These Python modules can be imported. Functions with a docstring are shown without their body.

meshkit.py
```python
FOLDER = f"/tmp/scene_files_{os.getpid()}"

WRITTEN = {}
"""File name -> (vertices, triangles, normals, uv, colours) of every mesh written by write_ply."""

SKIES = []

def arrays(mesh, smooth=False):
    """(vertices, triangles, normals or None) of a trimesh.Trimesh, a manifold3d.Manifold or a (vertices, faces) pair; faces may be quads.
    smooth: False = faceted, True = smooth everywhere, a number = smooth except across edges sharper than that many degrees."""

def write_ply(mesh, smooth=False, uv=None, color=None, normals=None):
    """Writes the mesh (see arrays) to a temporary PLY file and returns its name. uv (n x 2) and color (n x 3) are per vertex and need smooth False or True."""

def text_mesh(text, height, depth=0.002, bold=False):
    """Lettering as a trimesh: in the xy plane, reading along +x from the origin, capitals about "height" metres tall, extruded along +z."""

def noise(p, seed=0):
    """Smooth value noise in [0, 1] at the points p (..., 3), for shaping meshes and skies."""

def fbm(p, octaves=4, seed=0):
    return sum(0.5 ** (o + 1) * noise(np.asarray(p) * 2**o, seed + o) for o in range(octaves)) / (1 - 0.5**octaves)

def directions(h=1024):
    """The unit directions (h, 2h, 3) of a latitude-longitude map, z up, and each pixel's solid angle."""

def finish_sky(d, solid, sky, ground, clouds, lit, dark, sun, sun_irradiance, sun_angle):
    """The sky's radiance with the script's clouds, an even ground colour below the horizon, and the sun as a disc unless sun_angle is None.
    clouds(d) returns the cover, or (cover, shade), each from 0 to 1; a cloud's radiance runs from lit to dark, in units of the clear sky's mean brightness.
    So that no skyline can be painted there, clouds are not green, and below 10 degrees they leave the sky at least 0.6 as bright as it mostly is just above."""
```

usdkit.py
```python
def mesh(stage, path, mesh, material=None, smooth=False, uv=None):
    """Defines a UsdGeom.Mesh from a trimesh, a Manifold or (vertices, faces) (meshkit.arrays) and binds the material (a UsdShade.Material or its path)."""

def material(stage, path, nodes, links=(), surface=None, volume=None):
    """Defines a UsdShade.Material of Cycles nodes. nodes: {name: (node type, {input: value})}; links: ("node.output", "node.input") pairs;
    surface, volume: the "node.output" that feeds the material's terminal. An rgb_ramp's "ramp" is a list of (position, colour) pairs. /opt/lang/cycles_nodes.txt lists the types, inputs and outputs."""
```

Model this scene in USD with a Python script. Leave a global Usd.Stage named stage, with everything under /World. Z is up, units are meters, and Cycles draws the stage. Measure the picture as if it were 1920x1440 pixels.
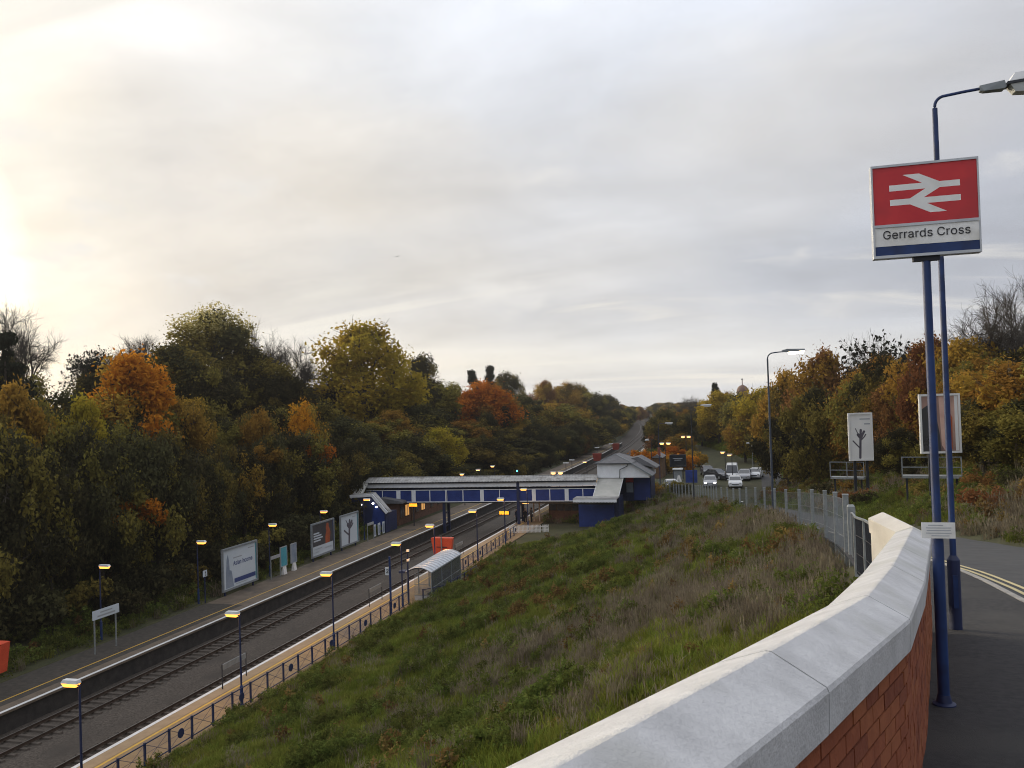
import math, random
import numpy as np, trimesh, shapely.geometry as sg, manifold3d as m3
import meshkit, usdkit
from pxr import Usd, UsdGeom, UsdLux, UsdShade, Gf, Sdf, Vt

random.seed(7)
rng = np.random.default_rng(7)
stage = Usd.Stage.CreateInMemory()
UsdGeom.Xform.Define(stage, '/World')
stage.SetDefaultPrim(stage.GetPrimAtPath('/World'))

# ---------------------------------------------------------------- camera
F, EYE = 1600.0, np.array([0, 0, 15.0])            # focal length in pixels of a 1920 wide picture
YAW, PITCH, ROLL = map(math.radians, (16.0, 0.9, 1.9))
fwd = np.array([-math.sin(YAW) * math.cos(PITCH), math.cos(YAW) * math.cos(PITCH), math.sin(PITCH)])
r0 = np.array([math.cos(YAW), math.sin(YAW), 0]); u0 = np.cross(r0, fwd)
rgt = r0 * math.cos(ROLL) - u0 * math.sin(ROLL); up = u0 * math.cos(ROLL) + r0 * math.sin(ROLL)
cam = UsdGeom.Camera.Define(stage, '/World/camera')
cm = np.eye(4); cm[0, :3], cm[1, :3], cm[2, :3], cm[3, :3] = rgt, up, -fwd, EYE
cam.AddTransformOp().Set(Gf.Matrix4d(cm.tolist()))
cam.CreateHorizontalApertureAttr(36.0); cam.CreateVerticalApertureAttr(27.0)
cam.CreateFocalLengthAttr(36.0 * F / 1920)
cam.CreateClippingRangeAttr(Gf.Vec2f(0.05, 5000))
cam.CreateExposureAttr(0.0)

# ---------------------------------------------------------------- sky and sun
SUN_AZ, SUN_EL = math.radians(-64.0), math.radians(6.0)        # azimuth from +Y towards +X
sd = np.array([math.sin(SUN_AZ) * math.cos(SUN_EL), math.cos(SUN_AZ) * math.cos(SUN_EL), math.sin(SUN_EL)])
SKY_STRENGTH = 0.1
def sky_material():
    k = 1.0 / SKY_STRENGTH
    c = lambda r, g, b: (r * k, g * k, b * k)
    N = {
     'tc': ('texture_coordinate', {}),
     'dir': ('vector_math', {'math_type': 'normalize'}),
     'xyz': ('separate_xyz', {}),
     'sky': ('sky_texture', {'sky_type': 'single_scattering', 'sun_disc': False, 'sun_elevation': SUN_EL, 'sun_rotation': SUN_AZ, 'aerosol_density': 2.0}),
     # clouds lie on a flat layer: direction / (height + a little)
     'zb': ('math', {'math_type': 'maximum', 'value2': 0.0}),
     'za': ('math', {'math_type': 'add', 'value2': 0.19}),
     'px': ('math', {'math_type': 'divide'}), 'py': ('math', {'math_type': 'divide'}),
     'lay': ('combine_xyz', {'z': 0.0}),
     'map': ('mapping', {'rotation': (0, 0, 0.35), 'scale': (0.5, 1.0, 1.0), 'location': (3.7, 1.3, 0)}),
     'dmap': ('mapping', {'scale': (2.1, 2.1, 4.6), 'location': (1.7, 0.4, 2.2)}),
     'n1': ('noise_texture', {'scale': 1.0, 'detail': 7.0, 'roughness': 0.55, 'distortion': 0.25}),
     'n2': ('noise_texture', {'scale': 1.5, 'detail': 7.0, 'roughness': 0.52, 'distortion': 0.35}),
     'nt': ('noise_texture', {'scale': 0.75, 'detail': 3.0, 'roughness': 0.5}),
     'nc': ('noise_texture', {'scale': 3.2, 'detail': 5.0, 'roughness': 0.5}),
     'dot': ('vector_math', {'math_type': 'dot_product', 'vector2': tuple(sd)}),
     'base': ('rgb_ramp', {'ramp': [(0.0, c(.36, .37, .40)), (0.5, c(.44, .45, .485)), (0.64, c(.53, .538, .562)), (0.74, c(.62, .621, .628)), (0.83, c(.695, .685, .672)), (0.90, c(.745, .718, .675)), (0.945, c(.80, .75, .675)), (0.975, c(1.08, .99, .82)), (0.990, c(3.5, 3.2, 2.5)), (1.0, c(22.0, 19.0, 14.0))]}),
     'dm': ('map_range', {'from_min': -1.0, 'from_max': 1.0}),
     'amp': ('map_range', {'from_min': 0.3, 'from_max': 0.7, 'to_min': 0.80, 'to_max': 1.20}),
     'amp2': ('map_range', {'from_min': 0.32, 'from_max': 0.68, 'to_min': 0.90, 'to_max': 1.11}),
     'tint': ('rgb_ramp', {'ramp': [(0.0, (.955, .985, 1.05)), (.40, (.965, .99, 1.04)), (.60, (1.03, 1.0, .955)), (1.0, (1.04, 1.0, .94))]}),
     'tm': ('mix_color', {'blend_type': 'multiply', 'fac': 1.0, 'use_clamp': False}),
     'mul': ('math', {'math_type': 'multiply'}),
     'lit': ('mix_color', {'blend_type': 'multiply', 'fac': 1.0, 'use_clamp': False}),
     # an overcast sky brightens towards the zenith; thin bright gaps lie low over the horizon
     'el': ('rgb_ramp', {'ramp': [(0.0, (1.08, 1.06, 1.02)), (0.04, (1.30, 1.26, 1.16)), (0.07, (1.06, 1.055, 1.04)), (0.10, (.95, .955, .975)), (0.16, (.96, .965, .98)), (0.24, (1.0, 1.0, 1.01)), (0.31, (1.12, 1.13, 1.15)), (0.40, (1.34, 1.37, 1.42)), (0.62, (1.55, 1.58, 1.63)), (1.0, (1.95, 1.98, 2.05))]}),
     'elm': ('mix_color', {'blend_type': 'multiply', 'fac': 1.0, 'use_clamp': False}),
     'smap': ('mapping', {'scale': (0.35, 1.3, 1.0), 'location': (0.4, 5.2, 0), 'rotation': (0, 0, -0.25)}),
     'ns': ('noise_texture', {'scale': 1.25, 'detail': 6.0, 'roughness': 0.5, 'distortion': 0.8}),
     'gap': ('map_range', {'range_type': 'smoothstep', 'from_min': 0.55, 'from_max': 0.70, 'to_min': 0.0, 'to_max': 0.8}),
     'cu': ('map_range', {'range_type': 'smoothstep', 'from_min': 0.55, 'from_max': 0.72, 'to_min': 0.0, 'to_max': 0.75}),
     'band': ('rgb_ramp', {'ramp': [(0.0, (0, 0, 0)), (.06, (0, 0, 0)), (.10, (1, 1, 1)), (.24, (1, 1, 1)), (.34, (.2, .2, .2)), (1.0, (0, 0, 0))]}),
     'cub': ('mix_color', {'blend_type': 'multiply', 'fac': 1.0}),
     'puff': ('mix_color', {'blend_type': 'mix', 'b': c(.88, .86, .83), 'use_clamp': False}),
     'bright': ('mix_color', {'blend_type': 'mix', 'b': c(.95, .91, .83), 'use_clamp': False}),
     'cover': ('map_range', {'from_min': 0.3, 'from_max': 0.75, 'to_min': 1.0, 'to_max': 0.93}),
     'mix': ('mix_color', {'blend_type': 'mix', 'use_clamp': False}),
     'bg': ('background_shader', {'strength': SKY_STRENGTH}),
    }
    Lk = [('tc.generated', 'dir.vector1'), ('dir.vector', 'xyz.vector'), ('dir.vector', 'sky.vector'), ('xyz.z', 'zb.value1'), ('zb.value', 'za.value1'),
          ('xyz.x', 'px.value1'), ('za.value', 'px.value2'), ('xyz.y', 'py.value1'), ('za.value', 'py.value2'), ('px.value', 'lay.x'), ('py.value', 'lay.y'),
          ('lay.vector', 'map.vector'), ('dir.vector', 'dmap.vector'), ('dmap.vector', 'n1.vector'), ('map.vector', 'n2.vector'), ('dmap.vector', 'nt.vector'), ('dmap.vector', 'nc.vector'),
          ('lay.vector', 'smap.vector'), ('smap.vector', 'ns.vector'),
          ('dir.vector', 'dot.vector1'), ('dot.value', 'dm.value'), ('dm.result', 'base.fac'), ('n1.fac', 'amp.value'), ('n2.fac', 'amp2.value'),
          ('amp.result', 'mul.value1'), ('amp2.result', 'mul.value2'), ('nt.fac', 'tint.fac'), ('base.color', 'tm.a'), ('tint.color', 'tm.b'), ('tm.result', 'lit.a'), ('mul.value', 'lit.b'), ('zb.value', 'el.fac'),
          ('lit.result', 'elm.a'), ('el.color', 'elm.b'), ('nc.fac', 'cu.value'), ('zb.value', 'band.fac'), ('cu.result', 'cub.a'), ('band.color', 'cub.b'), ('cub.result', 'puff.fac'), ('elm.result', 'puff.a'),
          ('ns.fac', 'gap.value'), ('gap.result', 'bright.fac'), ('puff.result', 'bright.a'),
          ('n1.fac', 'cover.value'), ('cover.result', 'mix.fac'), ('sky.color', 'mix.a'), ('bright.result', 'mix.b'), ('mix.result', 'bg.color')]
    return usdkit.material(stage, '/World/Looks/sky_clouds', N, Lk, surface='bg.background')
sky = UsdLux.DomeLight.Define(stage, '/World/sky')
UsdShade.MaterialBindingAPI.Apply(sky.GetPrim()).Bind(sky_material())
sky.GetPrim().SetCustomDataByKey('kind', 'structure')
sun = UsdLux.DistantLight.Define(stage, '/World/sun')
sun.CreateNormalizeAttr(True); sun.CreateIntensityAttr(0.4); sun.CreateAngleAttr(10.0); sun.CreateColorAttr(Gf.Vec3f(1.0, .82, .6))
zz = sd; xx = np.cross([0, 0, 1.0], zz); xx /= np.linalg.norm(xx); yy = np.cross(zz, xx)
sm = np.eye(4); sm[0, :3], sm[1, :3], sm[2, :3] = xx, yy, zz
sun.AddTransformOp().Set(Gf.Matrix4d(sm.tolist()))

# ---------------------------------------------------------------- materials
def M(name, c1, c2=None, scale=3.0, rough=0.65, metallic=0.0, bump=0.0, bscale=60.0, lo=.35, hi=.65, spec=.4, stretch=(1, 1, 1), emit=None, strength=0.0, detail=5.0, c3=None, s3=.6):
    N = {'p': ('principled_bsdf', {'roughness': rough, 'metallic': metallic, 'specular_ior_level': spec, 'base_color': c1})}
    Lk = []
    if c2 is not None or bump:
        N['g'] = ('geometry', {}); N['m'] = ('mapping', {'scale': stretch}); Lk.append(('g.position', 'm.vector'))
    if c2 is not None:
        N['n'] = ('noise_texture', {'scale': scale, 'detail': detail, 'roughness': .6})
        N['r'] = ('rgb_ramp', {'ramp': [(0, c1), (lo, c1), (hi, c2), (1, c2)]})
        Lk += [('m.vector', 'n.vector'), ('n.fac', 'r.fac')]
        out = 'r.color'
        if c3 is not None:
            N['n3'] = ('noise_texture', {'scale': s3, 'detail': 4.0, 'roughness': .55})
            N['r3'] = ('map_range', {'from_min': .5, 'from_max': .66, 'to_min': 0, 'to_max': .85})
            N['x3'] = ('mix_color', {'blend_type': 'mix', 'b': c3})
            Lk += [('g.position', 'n3.vector'), ('n3.fac', 'r3.value'), ('r3.result', 'x3.fac'), (out, 'x3.a')]
            out = 'x3.result'
        Lk.append((out, 'p.base_color'))
    if bump:
        N['bn'] = ('noise_texture', {'scale': bscale, 'detail': 4.0, 'roughness': .6})
        N['b'] = ('bump', {'strength': bump, 'distance': 0.02})
        Lk += [('m.vector', 'bn.vector'), ('bn.fac', 'b.height'), ('b.normal', 'p.normal')]
    if emit is not None:
        N['p'][1]['emission_color'] = emit; N['p'][1]['emission_strength'] = strength
    return usdkit.material(stage, '/World/Looks/' + name, N, Lk, surface='p.BSDF')

def leafM(name, c1, c2, c3, trans=.28, var=.35):
    """Leaf colour: clump tones from noise, a little different on each tree."""
    N = {'g': ('geometry', {}), 'n': ('noise_texture', {'scale': .55, 'detail': 3.0}), 'n2': ('noise_texture', {'scale': 4.5, 'detail': 2.0}),
         'o': ('object_info', {}), 'r': ('rgb_ramp', {'ramp': [(0.0, c1), (.38, c1), (.52, c2), (.66, c3), (1.0, c3)]}),
         'a': ('math', {'math_type': 'multiply', 'value2': .45}), 'a2': ('math', {'math_type': 'multiply_add', 'value2': .55}),
         'v': ('map_range', {'to_min': 1 - var, 'to_max': 1 + var}), 'h': ('map_range', {'to_min': .485, 'to_max': .515}), 'hs': ('hsv', {'saturation': 1.0, 'fac': 1.0}),
         'd': ('diffuse_bsdf', {}), 't': ('translucent_bsdf', {}), 'x': ('mix_closure', {'fac': trans})}
    Lk = [('g.position', 'n.vector'), ('g.position', 'n2.vector'), ('n.fac', 'a.value1'), ('n2.fac', 'a2.value1'), ('a.value', 'a2.value3'), ('a2.value', 'r.fac'),
          ('o.random', 'v.value'), ('o.random', 'h.value'), ('v.result', 'hs.value'), ('h.result', 'hs.hue'), ('r.color', 'hs.color'),
          ('hs.color', 'd.color'), ('hs.color', 't.color'), ('d.BSDF', 'x.closure1'), ('t.BSDF', 'x.closure2')]
    return usdkit.material(stage, '/World/Looks/' + name, N, Lk, surface='x.closure')

MAT = dict(
 terrain=M('terrain_soil', (.035, .040, .014), (.060, .058, .022), .5, .95, bump=.6, bscale=9, c3=(.062, .055, .03), s3=.09),
 ballast=M('ballast', (.036, .029, .023), (.098, .082, .066), 9, .95, bump=1.0, bscale=14, c3=(.05, .042, .034), s3=.35),
 platform=M('platform_tarmac', (.115, .09, .065), (.16, .125, .09), 1.3, .85, bump=.2, c3=(.06, .052, .044), s3=.3),
 platform_old=M('platform_gravel', (.04, .036, .03), (.07, .06, .048), 3, .95, bump=.5, bscale=25),
 tan=M('platform_tan', (.22, .15, .075), (.28, .195, .10), 1.5, .8, bump=.15, c3=(.16, .115, .08), s3=.4),
 paving=M('platform_paving', (.28, .20, .115), (.34, .245, .145), 2, .8, bump=.15),
 white_line=M('white_edge_paint', (.55, .56, .55), (.72, .73, .72), 6, .6),
 yellow_line=M('yellow_line_paint', (.50, .30, .04), (.60, .38, .06), 6, .6),
 road_yellow=M('road_yellow_paint', (.52, .44, .22), (.62, .52, .28), 9, .7),
 platform_wall=M('platform_wall_brick', (.02, .019, .018), (.04, .036, .033), 2, .95),
 rail=M('rail_steel', (.055, .038, .028), (.09, .065, .05), 4, .55, metallic=.5),
 rail_top=M('rail_head', (.20, .19, .18), None, rough=.35, metallic=.8),
 sleeper=M('sleeper_concrete', (.058, .048, .039), (.085, .070, .056), 3, .9),
 road=M('road_asphalt', (.050, .050, .052), (.072, .071, .072), 2, .88, bump=.3, bscale=70, c3=(.062, .062, .064), s3=.25),
 path=M('path_asphalt', (.030, .029, .031), (.052, .050, .051), 14, .9, bump=.8, bscale=110, c3=(.056, .054, .052), s3=.9),
 kerb=M('kerb_concrete', (.26, .25, .23), (.36, .34, .31), 6, .85),
 coping=M('coping_concrete', (.42, .42, .425), (.53, .53, .535), 5.5, .88, bump=.4, bscale=55, c3=(.385, .385, .37), s3=1.8),
 render=M('pale_concrete', (.50, .47, .42), (.60, .57, .52), 3, .8, bump=.2, bscale=40),
 brick1=M('brick_red', (.22, .056, .022), (.29, .082, .032), 9, .85, bump=.4, bscale=60),
 brick2=M('brick_orange', (.26, .076, .028), (.32, .10, .038), 9, .85, bump=.4, bscale=60),
 brick3=M('brick_dark', (.17, .042, .018), (.23, .062, .027), 9, .85, bump=.4, bscale=60),
 mortar=M('mortar', (.20, .082, .04), (.25, .11, .056), 12, .95, bump=.3),
 sealant=M('bed_mortar', (.30, .22, .11), (.38, .30, .17), 9, .9),
 blue=M('blue_paint', (.010, .026, .092), (.014, .036, .122), 6, .5, c3=(.012, .02, .055), s3=3.5),
 navy=M('navy_paint', (.010, .016, .05), (.016, .024, .07), 2, .5),
 panel_blue=M('panel_blue', (.011, .028, .14), (.017, .04, .19), 1.2, .5),
 red=M('sign_red', (.42, .022, .03), (.50, .032, .036), 4, .45, c3=(.38, .03, .035), s3=3),
 white=M('white_enamel', (.64, .64, .62), (.74, .74, .72), 3, .5, c3=(.58, .57, .53), s3=4),
 white_wall=M('white_boarding', (.68, .70, .72), (.76, .78, .80), 1.5, .7),
 black=M('black_lettering', (.02, .02, .024), None, rough=.5),
 grey_text=M('grey_lettering', (.30, .32, .34), None, rough=.6),
 alu=M('aluminium', (.40, .42, .44), (.5, .52, .54), 5, .4, metallic=.6),
 lamp_blue=M('lamp_blue_grey', (.035, .045, .065), (.05, .065, .09), 4, .5),
 galv=M('galvanised', (.19, .205, .205), (.27, .285, .28), 8, .55, metallic=.25),
 lamp_grey=M('lamp_grey', (.16, .18, .19), (.22, .24, .25), 4, .5),
 lamp_white=M('lamp_canopy', (.60, .62, .62), (.7, .7, .7), 4, .4),
 dark_metal=M('dark_metal', (.014, .016, .022), (.025, .028, .034), 3, .55),
 sodium=M('sodium_lens', (.6, .35, .1), None, rough=.4, emit=(1.0, .36, .055), strength=2.6),
 sodium_far=M('sodium_glow', (.6, .4, .2), None, rough=.4, emit=(1.0, .42, .12), strength=3.4),
 warm=M('warm_lens', (.7, .65, .5), None, rough=.4, emit=(1.0, .80, .50), strength=9.0),
 headlight=M('headlight_lens', (.8, .8, .8), None, rough=.2, emit=(1.0, .93, .85), strength=9.0),
 lens_clear=M('lamp_bowl', (.45, .47, .47), None, rough=.15),
 led=M('led_text', (.3, .12, .0), None, emit=(1.0, .36, .02), strength=3.5),
 green_light=M('green_signal', (.1, .5, .45), None, emit=(.12, .9, .75), strength=4.0),
 roof=M('roof_slate', (.10, .10, .105), (.15, .15, .155), 2, .8, bump=.2),
 sheet=M('roof_sheet', (.24, .24, .235), (.36, .355, .34), .7, .7, stretch=(1, 1, 3), c3=(.16, .15, .14), s3=1.3),
 corr=M('roof_corrugated', (.42, .42, .38), (.52, .51, .47), .8, .6),
 slats=M('shelter_metal', (.36, .39, .43), (.46, .49, .53), 3, .4, metallic=.4),
 glass=usdkit.material(stage, '/World/Looks/clear_glass', {'f': ('fresnel', {'IOR': 1.45}), 'dd': ('diffuse_bsdf', {'color': (.45, .48, .48)}), 'y': ('mix_closure', {'fac': .06}), 't': ('transparent_bsdf', {'color': (.88, .90, .90)}), 'g': ('glossy_bsdf', {'roughness': .08, 'color': (.8, .8, .8)}), 'x': ('mix_closure', {})},
                       [('f.fac', 'x.fac'), ('t.BSDF', 'x.closure1'), ('g.BSDF', 'x.closure2'), ('x.closure', 'y.closure1'), ('dd.BSDF', 'y.closure2')], surface='y.closure'),
 dark_glass=M('dark_glass', (.012, .014, .018), None, rough=.12, spec=.6),
 windscreen=M('windscreen', (.05, .055, .06), None, rough=.1, spec=.7),
 timber=M('brown_timber', (.09, .05, .025), (.14, .08, .04), 2, .8),
 wall_brick=M('station_brick', (.10, .05, .032), (.15, .075, .045), 4, .9),
 window_lit=M('lit_window', (.5, .3, .1), None, emit=(1.0, .50, .15), strength=.55),
 canopy_under=M('canopy_soffit', (.62, .50, .40), (.68, .56, .46), 2, .8),
 dull_red=M('dull_red_hood', (.17, .022, .014), (.20, .03, .018), 1.5, .8),
 orange=M('orange_hood', (.55, .06, .022), (.62, .085, .03), 1.5, .6),
 bark=M('bark', (.035, .03, .024), (.07, .058, .045), 4, .95),
 pale_bark=M('pale_bark', (.11, .085, .05), (.17, .13, .08), 3, .95),
 twig=M('twig', (.05, .044, .038), (.085, .073, .062), 2, .95),
 poster_white=M('poster_paper', (.47, .53, .57), (.53, .58, .62), .4, .5),
 poster_cream=M('poster_cream', (.62, .62, .60), (.68, .68, .66), .5, .5),
 poster_dark=M('poster_dark', (.03, .03, .034), (.05, .048, .05), .5, .5),
 poster_fig=M('poster_figure', (.42, .10, .03), (.22, .05, .02), 1.6, .5),
 poster_blue=M('poster_blue', (.03, .05, .16), None, rough=.5),
 poster_teal=M('poster_teal', (.05, .26, .33), (.10, .36, .42), .8, .5),
 poster_grey=M('poster_grey', (.16, .20, .26), (.26, .30, .36), .8, .5),
 poster_twig=M('poster_branch', (.06, .055, .07), (.10, .09, .11), 2, .5),
 poster_sunset=M('poster_scene', (.10, .065, .06), (.55, .34, .27), .45, .5, stretch=(1, 1, .5)),
 poster_pink=M('poster_blush', (.50, .30, .24), (.62, .42, .34), 1.0, .5),
 car_silver=M('car_silver', (.30, .31, .33), None, rough=.3, metallic=.6),
 car_white=M('car_white', (.62, .64, .65), None, rough=.3),
 car_dark=M('car_dark', (.05, .052, .06), None, rough=.25, metallic=.3),
 tyre=M('tyre', (.015, .015, .016), None, rough=.9),
 coat_black=M('coat_black', (.012, .012, .014), None, rough=.9),
 coat_blue=M('coat_navy', (.02, .025, .045), None, rough=.9),
 coat_grey=M('coat_grey', (.10, .10, .11), None, rough=.9),
 skin=M('skin', (.42, .26, .19), None, rough=.6),
 hair=M('hair', (.03, .02, .012), None, rough=.8),
 dome_copper=M('dome_brown', (.13, .075, .055), (.17, .10, .075), 1, .7),
 marker=M('marker_plastic', (.62, .45, .22), (.55, .2, .04), 6, .6),
 red_brick_far=M('dark_red_wall', (.14, .03, .028), (.18, .04, .035), 1, .9),
 dry_blade=leafM('dry_grass', (.135, .11, .072), (.195, .16, .11), (.27, .225, .165), .2, .25),
 green_blade=leafM('green_grass', (.11, .14, .022), (.16, .178, .032), (.22, .212, .05), .3, .3),
 haze=usdkit.material(stage, '/World/Looks/haze_air', {'v': ('principled_volume', {'color': (.80, .80, .82), 'density': .00013, 'anisotropy': .2})}, [], volume='v.volume'),
 weed=leafM('weed_leaves', (.078, .10, .022), (.112, .13, .03), (.155, .155, .042), .25, .35),
 bracken=leafM('bracken', (.13, .09, .035), (.18, .115, .04), (.23, .15, .05), .2, .3),
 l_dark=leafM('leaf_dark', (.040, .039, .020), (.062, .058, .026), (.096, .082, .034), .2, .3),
 l_olive=leafM('leaf_olive', (.115, .095, .026), (.175, .142, .034), (.245, .185, .046), .25, .25),
 l_yellowgreen=leafM('leaf_yellowgreen', (.27, .225, .025), (.38, .30, .034), (.50, .37, .05), .42, .18),
 l_orange=leafM('leaf_orange', (.40, .15, .018), (.52, .205, .02), (.62, .29, .03), .4, .18),
 l_golden=leafM('leaf_golden', (.21, .128, .028), (.31, .185, .034), (.42, .245, .045), .36, .25),
 l_russet=leafM('leaf_russet', (.15, .075, .032), (.21, .098, .038), (.28, .125, .042), .3, .2),
 l_pine=leafM('leaf_pine', (.018, .022, .016), (.028, .032, .022), (.04, .042, .028), .1, .2),
 l_pale=leafM('leaf_pale', (.34, .31, .12), (.44, .40, .16), (.54, .48, .20), .5, .2),
)

# ---------------------------------------------------------------- scene helpers
used = {}
def free(parent, name):
    k = (parent, name); n = used.get(k, 0); used[k] = n + 1
    return f'{parent}/{name}' + (f'_{n:03d}' if n else '')
def tag(prim, label=None, cat=None, group=None, kind=None):
    for k, v in (('label', label), ('category', cat), ('group', group), ('kind', kind)):
        if v: prim.SetCustomDataByKey(k, v)
    return prim
def thing(name, label, cat, loc=(0, 0, 0), rz=0.0, group=None, scale=None, root='/World'):
    x = UsdGeom.Xform.Define(stage, free(root, name))
    x.AddTranslateOp().Set(Gf.Vec3d(*map(float, loc)))
    if rz: x.AddRotateZOp().Set(float(rz))
    if scale is not None: x.AddScaleOp().Set(Gf.Vec3f(*map(float, scale)))
    return tag(x.GetPrim(), label, cat, group)
def copy_of(src, name, label, cat, loc, rz=0.0, group=None, scale=None):
    p = thing(name, label, cat, loc, rz, group, scale)
    p.GetReferences().AddInternalReference(src.GetPath() if hasattr(src, 'GetPath') else src)
    p.SetInstanceable(True)
    return p
stage.CreateClassPrim('/World/kinds')
def kind_prim(name):
    return UsdGeom.Xform.Define(stage, free('/World/kinds', name)).GetPrim()

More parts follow.
